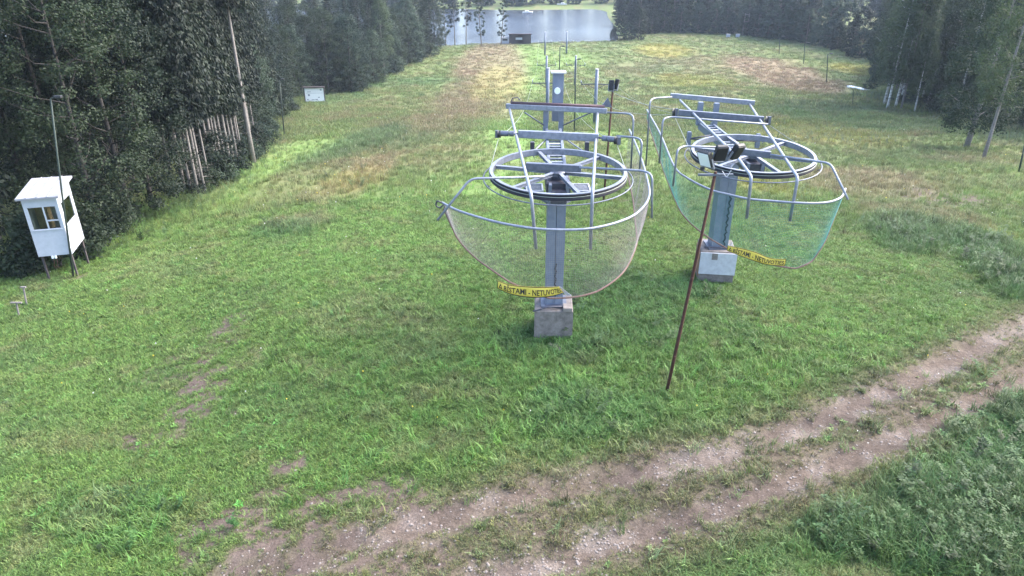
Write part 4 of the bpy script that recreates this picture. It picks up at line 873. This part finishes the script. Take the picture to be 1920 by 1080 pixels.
for px, py, k, sc in ((347, 364, 'spruce_bare', 1.1), (372, 366, 'spruce_bare', .8), (385, 362, 'spruce_bare', .75), (408, 332, 'spruce_bare', .95), (420, 326, 'spruce_bare', .8), (433, 318, 'spruce_bare', .9), (446, 306, 'spruce_bare', .85), (452, 300, 'spruce_bare', .8), (470, 290, 'spruce_bare', .85), (482, 275, 'spruce_bare', .8), (395, 350, 'spruce_bare', .7), (360, 366, 'spruce_bare', .8), (378, 358, 'spruce_bare', .85), (402, 340, 'spruce_bare', .8), (414, 330, 'spruce_bare', .75), (427, 322, 'spruce_bare', .8), (440, 312, 'spruce_bare', .75), (456, 302, 'spruce_bare', .8), (476, 284, 'spruce_bare', .75)): put(k, px, py, sc)
put('pine', 476, 306, 1.1)
for px, py, k, sc in ((248, 412, 'broad', .95), (185, 440, 'broad', .9), (150, 405, 'broad', 1.0), (-75, 440, 'willow', 1.0), (-150, 520, 'willow', 1.05), (285, 385, 'broad', .8), (505, 222, 'spruce', .95), (492, 236, 'spruce', 1.0), (618, 170, 'pale', 1.0), (660, 172, 'pale', 1.15), (700, 155, 'pale', .9), (770, 118, 'pale', 1.2), (795, 104, 'pale', .9)): put(k, px, py, sc)
cnt = 0
for row, (off, step) in enumerate(((1.2, 2.8), (4.2, 3.2), (7.8, 3.8), (12.0, 4.6), (17.5, 6.0), (25, 7.5), (35, 9))):
    acc = 0
    for a, b_ in zip(EL[:-1], EL[1:]):
        dv = b_ - a; L = np.linalg.norm(dv); acc += L
        st = step * (1 + max(0, a[1] - 40) / 130)
        if acc < st: continue
        acc = 0; nrm = np.array([-dv[1], dv[0]]) / L; x, y = a + nrm * (off + random.uniform(-.8, .8)) + np.array([random.uniform(-.6, .6), random.uniform(-.6, .6)])
        if not inview(x, y, 5) or not free(x, y, 1.7 if row < 2 else 2.4): continue
        if math.hypot(x - BO.location.x, y - BO.location.y) < 4.4: continue
        if math.hypot(x - BRD[0], y - BRD[1]) < 5: continue
        if y < 29: k = random.choice(['broad', 'spruce', 'willow', 'spruce'])
        elif y < 62: k = 'spruce_bare' if row < 2 and y < 52 else random.choice(['spruce', 'spruce_bare']) if row < 2 else random.choice(['spruce', 'broad'])
        else: k = random.choice(['pale', 'broad', 'spruce', 'broad']) if row else random.choice(['pale', 'broad', 'pale'])
        if y < 29 and row == 0 and a[1] < 24: continue
        plant(k, x, y, random.uniform(.85, 1.15), SHORT[k] + ', ' + where_left(y, row), 'tree', 'trees of the left wood', LAB[k][0]); cnt += 1
# pale trunks standing out at the left edge farther down
for px, py, sc, lab in ((722, 144, 1.0, 'straight pale trunk at the left wood edge, farther down the slope'), (727, 130, .8, 'thinner pale trunk just behind the straight one far down the left edge')):
    p = PG(px, py); plant('aspen', p[0], p[1], sc, lab, 'tree', None, 'aspen_tree', 1)
# right birches
BIR = [(1658, 196, 'birch', 0, 1.15, 'white birch, leftmost trunk of the right-hand birch pair', (0, .01)), (1664, 202, 'birch', 1, 1.1, 'white birch, thicker trunk of the right-hand pair by the ditch', (0, .03)), (1679, 200, 'birch', 1, 1.05, 'white birch leaning right, just beside the birch pair', (0, .05)),
       (1690, 203, 'aspen', 1, 1.0, 'thin grey tree right of the leaning white birch', (0, .02)), (1715, 208, 'birch', 1, .7, 'short thin birch in the shade of the right wood', (0, 0)), (1812, 276, 'aspen', 0, 1.0, 'thick grey trunk with a leafy crown at the right', (0, .03)), (1844, 298, 'aspen', 1, .95, 'tall slim pale tree at the right edge of the meadow', (0, .03)), (1834, 222, 'birch', 1, .9, 'distant white birch stem between the two grey trunks', (0, 0))]
for px, py, k, i, sc, lab, ln in BIR:
    p = PG(px, py); placed.append((p[0], p[1])); plant(k, p[0], p[1], sc, lab, 'tree', None, {'birch': 'birch_tree', 'aspen': 'aspen_tree'}[k], i, ln, rot=random.random() * .3)
edgeR = catmull([PG(*p)[:2] for p in ((1640, 128), (1650, 150), (1675, 180), (1720, 196), (1780, 206), (1850, 222), (1930, 240), (2010, 262))], 10)
for row, (off, step) in enumerate(((1.0, 3.4), (5.0, 4.0), (9.5, 4.6), (15, 6), (22, 7))):
    acc = 9
    for a, b_ in zip(edgeR[:-1], edgeR[1:]):
        dv = b_ - a; L = np.linalg.norm(dv); acc += L
        if acc < step: continue
        acc = 0; nrm = np.array([-dv[1], dv[0]]) / L; nrm = nrm if nrm[0] + .35 * nrm[1] > 0 else -nrm; x, y = a + nrm * off + np.array([random.uniform(-1, 1), random.uniform(-1, 1)])
        if not inview(x, y, 8) or not free(x, y, 2.4): continue
        k = random.choice(['spruce', 'broad', 'birch', 'broad'] if row else ['spruce_bare', 'broad', 'birch'])
        nm = {'spruce': 'spruce_tree', 'spruce_bare': 'spruce_tree', 'broad': 'broadleaf_tree', 'birch': 'birch_tree'}[k]
        plant(k, x, y, random.uniform(.9, 1.15), {'spruce_tree': 'dark spruce', 'broadleaf_tree': 'dark leafy tree', 'birch_tree': 'shaded birch'}[nm] + (' at the front of the right wood, ' if row == 0 else ' inside the right wood, ' if row < 3 else ' deep in the right wood, ') + ('behind the white birches' if x / y < .60 else 'behind the grey trunks'), 'tree', 'trees of the right wood: ' + nm.replace('_', ' '), nm)
# trees behind the meadow on the far right, and along the lake
edgeF = catmull([PG(*p)[:2] for p in ((1205, 66), (1260, 63), (1340, 64), (1420, 70), (1500, 80), (1570, 94), (1640, 112), (1720, 130))], 10)
for row, (off, step) in enumerate(((2, 4.2), (7, 5.5), (14, 7), (24, 8), (36, 9), (50, 10))):
    acc = 9
    for a, b_ in zip(edgeF[:-1], edgeF[1:]):
        dv = b_ - a; L = np.linalg.norm(dv); acc += L
        if acc < step: continue
        acc = 0; x, y = a + np.array([random.uniform(-1, 1), off + random.uniform(-1, 1)])
        if not free(x, y, 2.6): continue
        i = random.choice([0, 1, 0]) if row < 2 else random.choice([0, 1, 2, 2]); nm = 'spruce_tree' if i == 2 else 'broadleaf_tree'
        sec = 'right of the lake' if x < 50 else 'behind the two white boxes' if x < 66 else 'behind the dark lamp posts' if x < 86 else 'beside the right birches'; plant('far', x, y, random.uniform(.45, .8) if row == 0 else random.uniform(.85, 1.25), ('low bushy tree fronting the far wood ' if row == 0 else 'broadleaf tree in the second row of the far wood ' if row == 1 else 'broadleaf tree deep in the far wood ' if i < 2 else 'dark spruce deep in the far wood ') + sec, 'tree', 'trees behind the meadow: ' + nm.replace('_', ' '), nm, i)
for px, py, sc, i, lab in ((836, 84, 1.1, 0, 'leafy tree at the lake shore, farthest left'), (853, 82, 1.0, 1, 'slim tree before the lake, second from the left'), (874, 81, 1.0, 1, 'bare-stemmed slim tree before the lake, third from the left'), (903, 80, 1.1, 0, 'tree with dark foliage clumps standing before the lake'), (939, 80, 1.05, 0, 'lone slim tree beside the lakeside hut')):
    p = PS(px, 200.0 + (px % 7)); plant('slim', p[0], p[1], sc, lab, 'tree', None, 'slim_tree', i)
for px, py, sc, lab in ((1162, 68, .5, 'round dark bush at the right end of the lake'), (1178, 66, .42, 'pale bush beside the round dark bush at the lake'), (1196, 66, .6, 'larger leafy bush right of the lake'), (1148, 72, .22, 'small bush at the near lake bank')):
    p = PS(px, 214.0); x, y = p[0], p[1]; plant('far', x, y, sc, lab, 'bush', None, 'lakeside_bush', 1 if 'pale' in lab else 0)
for row, (y0, n) in enumerate(((341, 30), (352, 28), (366, 24))):
    for k in range(n):
        x = -150 + 330 * (k + random.uniform(.1, .9)) / n
        if row == 0 and 12 < x < 62: continue
        i = random.choice([0, 1, 2]); nm = 'spruce_tree' if i == 2 else 'broadleaf_tree'
        plant('far', x, y0 + random.uniform(-3, 4), random.uniform(.9, 1.4), 'hazy broadleaf tree on the far side of the lake' if i < 2 else 'hazy spruce on the far side of the lake', 'tree', 'trees across the lake: ' + nm.replace('_', ' '), nm, i, sink=.3)
for k in range(70):
    x, y = random.uniform(70, 270), random.uniform(225, 345)
    if not free(x, y, 5): continue
    i = random.choice([0, 1, 2]); nm = 'spruce_tree' if i == 2 else 'broadleaf_tree'
    plant('far', x, y, random.uniform(.9, 1.4), 'hazy broadleaf tree in the wood beyond the meadow' if i < 2 else 'hazy spruce in the wood beyond the meadow', 'tree', 'trees beyond the meadow: ' + nm.replace('_', ' '), nm, i, sink=.3)
# shrubs along the wood edges
for k in range(64):
    i = random.randrange(len(EL) - 1); a, b_ = EL[i], EL[i + 1]; dv = b_ - a; nrm = np.array([-dv[1], dv[0]]) / np.linalg.norm(dv)
    x, y = a + nrm * random.uniform(-.9, 1.4)
    if 28.5 < y < 52 and random.random() < .6: continue
    if y < 24.5 or not inview(x, y) or math.hypot(x - BRD[0], y - BRD[1]) < 5.5: continue
    plant('shrub', x, y, random.uniform(.55, 1.0) * (1 + y / 140), 'leafy shrub at the left wood edge, ' + where_left(y, 0).split(', ')[1], 'shrub', 'shrubs of the left wood edge', 'shrub')
for (px, py, sc) in ((492, 262, 1.0), (505, 250, .9), (480, 290, .9), (470, 300, .8), (455, 318, .8), (200, 445, .8), (180, 452, .7), (215, 438, .6)):
    p = PG(px, py); y = p[1]; plant('shrub', p[0], p[1], sc, 'leafy shrub at the left wood edge, ' + where_left(y, 0).split(', ')[1], 'shrub', 'shrubs of the left wood edge', 'shrub')
for k in range(40):
    i = random.randrange(len(edgeR) - 1); x, y = edgeR[i] + np.array([random.uniform(-4, 4), random.uniform(-6, 3)])
    plant('shrub', x, y, random.uniform(.6, 1.2), 'low shrub under the trees of the right wood', 'shrub', 'shrubs of the right wood', 'shrub')

# ------------------------------------------------------------------ grass, herbs, flowers, stones (uncountable: stuff)
hid = bpy.data.collections.new('growth_sources')       # holds the tuft meshes only; not linked to the scene
def src(name, V, Fc, m):
    me = np_mesh(name, V, Fc); me.materials.append(m); o = bpy.data.objects.new(name, me); return o
def blades(seed, n, h0, h1, w, spread, lean):
    r = np.random.default_rng(seed); V = []; Fc = []
    for i in range(n):
        a = r.random() * 6.28; p = np.array([spread * r.normal() * .5, spread * r.normal() * .5, -.01]); h = r.uniform(h0, h1); d = np.array([math.cos(a), math.sin(a), 0]); sd = np.array([-d[1], d[0], 0]); le = h * r.uniform(.2, lean); o = len(V)
        V += [p - sd * w * .5, p + sd * w * .5, p + d * le * .35 + Z3 * h * .6 - sd * w * .42, p + d * le * .35 + Z3 * h * .6 + sd * w * .42, p + d * le + Z3 * h * r.uniform(.75, 1)]
        Fc += [(o, o + 1, o + 3, o + 2), (o + 2, o + 3, o + 4)]
    return V, Fc
def rosette(seed, n, L, w):
    r = np.random.default_rng(seed); V = []; Fc = []
    for i in range(n):
        a = 6.283 * i / n + r.normal(0, .3); l = L * r.uniform(.6, 1.1); d = np.array([math.cos(a), math.sin(a), 0]); sd = np.array([-d[1], d[0], 0]); el = r.uniform(.25, .9); o = len(V)
        V += [np.zeros(3), d * l * .5 + Z3 * l * el * .6 - sd * w * l, d * l * .5 + Z3 * l * (el * .6 - .06), d * l * .5 + Z3 * l * el * .6 + sd * w * l, d * l + Z3 * l * el * .5]
        Fc += [(o, o + 2, o + 1), (o, o + 3, o + 2), (o + 1, o + 2, o + 4), (o + 2, o + 3, o + 4)]
    return V, Fc
def herb(seed, h, n, ls):
    r = np.random.default_rng(seed); V = []; Fc = []
    for s in range(4):
        p = np.array([r.normal(0, .08), r.normal(0, .08), 0]); t = p + np.array([r.normal(0, .12), r.normal(0, .12), h * r.uniform(.6, 1.1)]); o = len(V); V += [p - [.006, 0, 0], p + [.006, 0, 0], t]; Fc += [(o, o + 1, o + 2)]
        for i in range(n):
            q = p + (t - p) * r.uniform(.15, 1); a = r.random() * 6.28; d = np.array([math.cos(a), math.sin(a), r.uniform(-.3, .5)]); sd = np.array([-d[1], d[0], 0]); l = ls * r.uniform(.6, 1.2); o = len(V)
            V += [q, q + d * l * .5 + sd * l * .25, q + d * l, q + d * l * .5 - sd * l * .25]; Fc += [(o, o + 1, o + 2, o + 3)]
    return V, Fc
def pebble(seed):
    r = np.random.default_rng(seed); V = []; 
    for z, k in ((-.3, .8), (.35, 1), (.8, .5)):
        for j in range(5): V.append((k * math.cos(j * 1.256 + z) * r.uniform(.8, 1.2), k * math.sin(j * 1.256 + z) * r.uniform(.7, 1.1), z * .6))
    Fc = [(i * 5 + j, i * 5 + (j + 1) % 5, (i + 1) * 5 + (j + 1) % 5, (i + 1) * 5 + j) for i in range(2) for j in range(5)] + [(10, 11, 12, 13, 14)]
    return V, Fc
gm = M['grass']
SRC = {
 'lawn': [src('lawn_tuft', *blades(s, 15, .035, .095, .011, .085, 1.3), gm) for s in (1, 2, 3)],
 'lush': [src('lush_tuft', *blades(s, 22, .10, .24, .014, .12, 1.2), gm) for s in (4, 5, 6)],
 'weed': [src('weed_rosette', *rosette(s, 8 + s % 3, .15, .20), gm) for s in (7, 8)],
 'tall': [src('tall_tuft', *blades(s, 22, .30, .62, .022, .28, .8), gm) for s in (9, 10)],
 'herb': [src('herb', *herb(s, .5, 26, .075), gm) for s in (12, 13)],
 'reed': [src('reed_tuft', *blades(s, 30, .22, .55, .013, .2, 1.0), gm) for s in (23, 24, 25)],
 'far': [src('far_tuft', *blades(s, 24, .22, .5, .05, .7, .7), gm) for s in (15, 16)],
 'dot': [src('flower', [(-.02, 0, .0), (.02, 0, .0), (.0, .02, .03), (0, -.02, .03), (0, 0, -.25), (.004, 0, -.25)], [(0, 3, 1), (0, 1, 2), (4, 5, 3)], gm)],
 'stone': [src('pebble', *pebble(s), M['stone']) for s in (17, 18)],
}
def scatter(name, kind, pts, scl, colr, label, cat, tilt=.0):
    n = len(pts); me = bpy.data.meshes.new(name); me.vertices.add(n); me.vertices.foreach_set('co', pts.astype(np.float32).ravel())
    rot = np.zeros((n, 3), np.float32); rot[:, 2] = rng.random(n) * 6.283; rot[:, :2] = rng.normal(0, .12 + tilt, (n, 2))
    for nm, ty, dat, key in (('rot', 'FLOAT_VECTOR', rot, 'vector'), ('scl', 'FLOAT', scl.astype(np.float32), 'value'), ('col', 'FLOAT_COLOR', np.concatenate([colr, np.ones((n, 1))], 1).astype(np.float32), 'color')):
        at = me.attributes.new(nm, ty, 'POINT'); at.data.foreach_set(key, dat.ravel())
    c = bpy.data.collections.new(name + '_sources'); hid.children.link(c)
    for o in SRC[kind]: c.objects.link(o)
    ob = bpy.data.objects.new(name, me); COL.objects.link(ob); tag(ob, label, cat, kind='stuff')
    ng = bpy.data.node_groups.new(name, 'GeometryNodeTree'); ng.interface.new_socket('Geometry', in_out='INPUT', socket_type='NodeSocketGeometry'); ng.interface.new_socket('Geometry', in_out='OUTPUT', socket_type='NodeSocketGeometry')
    N = ng.nodes; L = ng.links; gi = N.new('NodeGroupInput'); go = N.new('NodeGroupOutput'); ip = N.new('GeometryNodeInstanceOnPoints'); ci = N.new('GeometryNodeCollectionInfo'); ci.inputs['Collection'].default_value = c; ci.inputs['Separate Children'].default_value = True; ci.inputs['Reset Children'].default_value = True
    def attr(nm, ty): a = N.new('GeometryNodeInputNamedAttribute'); a.data_type = ty; a.inputs['Name'].default_value = nm; return a.outputs['Attribute']
    er = N.new('FunctionNodeEulerToRotation'); L.new(attr('rot', 'FLOAT_VECTOR'), er.inputs[0]); L.new(er.outputs[0], ip.inputs['Rotation']); L.new(attr('scl', 'FLOAT'), ip.inputs['Scale'])
    ip.inputs['Pick Instance'].default_value = True; ri = N.new('FunctionNodeRandomValue'); ri.data_type = 'INT'
    for s in ri.inputs:
        if s.type == 'INT' and s.name == 'Max': s.default_value = len(SRC[kind]) - 1
        if s.type == 'INT' and s.name == 'Min': s.default_value = 0
    ro = [s for s in ri.outputs if s.type == 'INT'][0]; L.new(ro, ip.inputs['Instance Index'])
    L.new(gi.outputs[0], ip.inputs['Points']); L.new(ci.outputs[0], ip.inputs['Instance']); L.new(ip.outputs[0], go.inputs[0])
    md = ob.modifiers.new('growth', 'NODES'); md.node_group = ng
    return ob
def cand(n, y0, y1, wide=.80, mg=2.0, power=1.0):
    y = y0 + (y1 - y0) * rng.random(n) ** power; x = (rng.random(n) * 2 - 1) * (wide * y + mg); return x, y
def wooded(x, y):                                       # inside one of the woods
    ex = np.interp(y, EL[:, 1], EL[:, 0]); l = x < ex - 1.5
    return l & (y > 18) & (y < 190)
def fin(x, y, dz=0): return np.stack([x, y, G(x, y) + dz], 1)
def varied(c, k=.30): return np.clip(c * (1 + rng.normal(0, k, (len(c), 1))) * (1 + rng.normal(0, .07, (len(c), 3))), .005, 1)
# short mown turf near the camera
x, y = cand(205000, 7.0, 33, .80, 5.0, 1.25); m = masks(x, y); keep = (rng.random(len(x)) > m['dirt'] * (1.05 - .35 * (m['track'] < .3))) & ~wooded(x, y); x, y = x[keep], y[keep]; m = masks(x, y)
scatter('mown_grass', 'lawn', fin(x, y), rng.uniform(.55, 1.1, len(x)) * (1 - .35 * m['dirt']) * (1 + .02 * y), varied(grass_col(x, y, m)), 'short mown grass covering the hilltop around the lifts', 'grass')
# lusher grass and weeds
x, y = cand(92000, 7.0, 34, .80, 5.0, 1.1); m = masks(x, y); nn = fbm(x * .5 + 31, y * .5 + 7, 3); pr_l = np.clip(.05 * sstep(.45, .65, nn) + m['teal'] * 1.1 + m['red'] * .3 + .35 * np.exp(-((x - 3) / 5.5) ** 2 - ((y - 14.5) / 4) ** 2), 0, 1) * (1 - m['dirt']); keep = (rng.random(len(x)) < pr_l) & ~wooded(x, y); x, y = x[keep], y[keep]; m = masks(x, y)
scatter('lush_grass', 'lush', fin(x, y), rng.uniform(.7, 1.25, len(x)), varied(grass_col(x, y, m) * np.array([.9, 1.0, .95])), 'longer lush grass in clumps around the lift pillars and bank', 'grass')
x, y = cand(34000, 7.0, 30, .80, 5.0, 1.1); m = masks(x, y); nn = fbm(x * .4 + 11, y * .4 + 77, 3); keep = (rng.random(len(x)) < np.clip(.05 + .75 * m['teal'] + .3 * sstep(.5, .7, nn), 0, 1) * (1 - m['dirt']) * .8) & ~wooded(x, y); x, y = x[keep], y[keep]; m = masks(x, y)
scatter('weeds', 'weed', fin(x, y, .01), rng.uniform(.35, 1.1, len(x)) * (.7 + .6 * m['teal']), varied(grass_col(x, y, m) * np.array([.85, 1.1, .95]), .28), 'broad-leaved weeds growing among the grass', 'weeds')
# rough meadow on the slope
x, y = cand(60000, 26, 95, .80, 3, 1.3); m = masks(x, y); keep = (rng.random(len(x)) < np.clip(.95 - m['mow'] * .8 - m['dirt'] * .8, .03, 1) * sstep(24, 36, y)) & ~wooded(x, y); x, y = x[keep], y[keep]; m = masks(x, y)
scatter('meadow_grass', 'tall', fin(x, y), rng.uniform(.45, 1.0, len(x)) * (.7 + .5 * m['teal']), varied(grass_col(x, y, m)), 'rough meadow grass on the slope below the lifts', 'grass')
x, y = cand(62000, 70, 240, .66, 4, 1.2); m = masks(x, y); keep = (rng.random(len(x)) < np.clip(.9 - m['mow'] * .75, .03, 1)) & ~wooded(x, y); x, y = x[keep], y[keep]; z = G(x, y); ok = z > LAKE_Z + .3; x, y = x[ok], y[ok]; m = masks(x, y)
scatter('distant_grass', 'far', fin(x, y), rng.uniform(.5, 1.1, len(x)), varied(grass_col(x, y, m), .18), 'distant meadow grass on the lower slope towards the lake', 'grass')
# tall herbs: right bank, bottom right corner, under the woods
x, y = cand(112000, 7.0, 120, .80, 5, 1.7); m = masks(x, y); ex = dist_poly(x, y, EL); er = dist_poly(x, y, edgeR)
wt_ = np.clip(m['teal'] * np.where((x > 4) & ((y < 11) | (x > 11)), 1.0, .0), 0, 1) * (1 - m['dirt']); kr = rng.random(len(x)) < wt_; xr, yr = x[kr], y[kr]; mrr = masks(xr, yr)
scatter('bank_grass', 'reed', fin(xr, yr), rng.uniform(.5, 1.15, len(xr)), varied(lerp(grass_col(xr, yr, mrr), [.055, .100, .036], np.full(len(xr), .6))), 'tall dark grass on the right bank and bottom right corner', 'grass')
w_ = np.clip(m['teal'] * np.where((x > 4) & ((y < 11) | (x > 11)), .16, .04) + .9 * np.exp(-(ex / 1.6) ** 2) * sstep(24, 27, y) + .7 * np.exp(-(er / 7) ** 2) + m['yel'] * .2 * m['far'], 0, 1) * (1 - m['dirt'])
keep = rng.random(len(x)) < w_; x, y = x[keep], y[keep]; m = masks(x, y)
scatter('tall_herbs', 'herb', fin(x, y), rng.uniform(.45, 1.1, len(x)) * (1 + .005 * y), varied(lerp(grass_col(x, y, m), [.038, .075, .028], np.full(len(x), .75)), .3), 'tall leafy herbs on the right bank and along the woods', 'herbs')
# flowers
x, y = cand(2600, 12, 90, .80, 2, 1.2); m = masks(x, y); keep = (rng.random(len(x)) < .10 + m['yel'] + .5 * m['red'] * m['far']) & ~wooded(x, y); x, y = x[keep], y[keep]; yl = rng.random(len(x)) < .45
scatter('wild_flowers', 'dot', fin(x, y, 0) + np.stack([0 * x, 0 * x, np.where(y < 27, .06, .28)], 1), rng.uniform(.5, 1.0, len(x)) * (1 + .02 * y), np.where(yl[:, None], np.array([.75, .6, .08]), np.array([.75, .75, .72])), 'small white and yellow wild flowers dotted over the meadow', 'flowers')
# stones in the wheel tracks
x, y = cand(150000, 7.3, 20, .85, 1.5); m = masks(x, y); keep = rng.random(len(x)) < (m['pale'] * .6 + m['track'] * .12 + .03 * m['dirt']); x, y = x[keep], y[keep]; n = len(x)
scatter('gravel', 'stone', fin(x, y, .004), rng.gamma(2.0, .0055, n).clip(.005, .032), np.zeros((n, 3)), 'pale stones lying in the wheel tracks', 'gravel')

# ------------------------------------------------------------------ haze over the whole valley
hz = MB().box((0, 280, -2.5), 345, 325, 18.5).build('haze', M['stone']); hz.data.materials.clear()
hm = bpy.data.materials.new('valley haze'); hm.use_nodes = True; hn = hm.node_tree.nodes; hn.clear(); ho = hn.new('ShaderNodeOutputMaterial'); hv = hn.new('ShaderNodeVolumePrincipled')
hv.inputs['Color'].default_value = (.70, .82, 1.0, 1); hv.inputs['Density'].default_value = .00022; hv.inputs['Anisotropy'].default_value = 0.0
hm.node_tree.links.new(hv.outputs[0], ho.inputs['Volume']); hz.data.materials.append(hm); tag(hz, 'thin blue haze lying over the valley', kind='stuff')
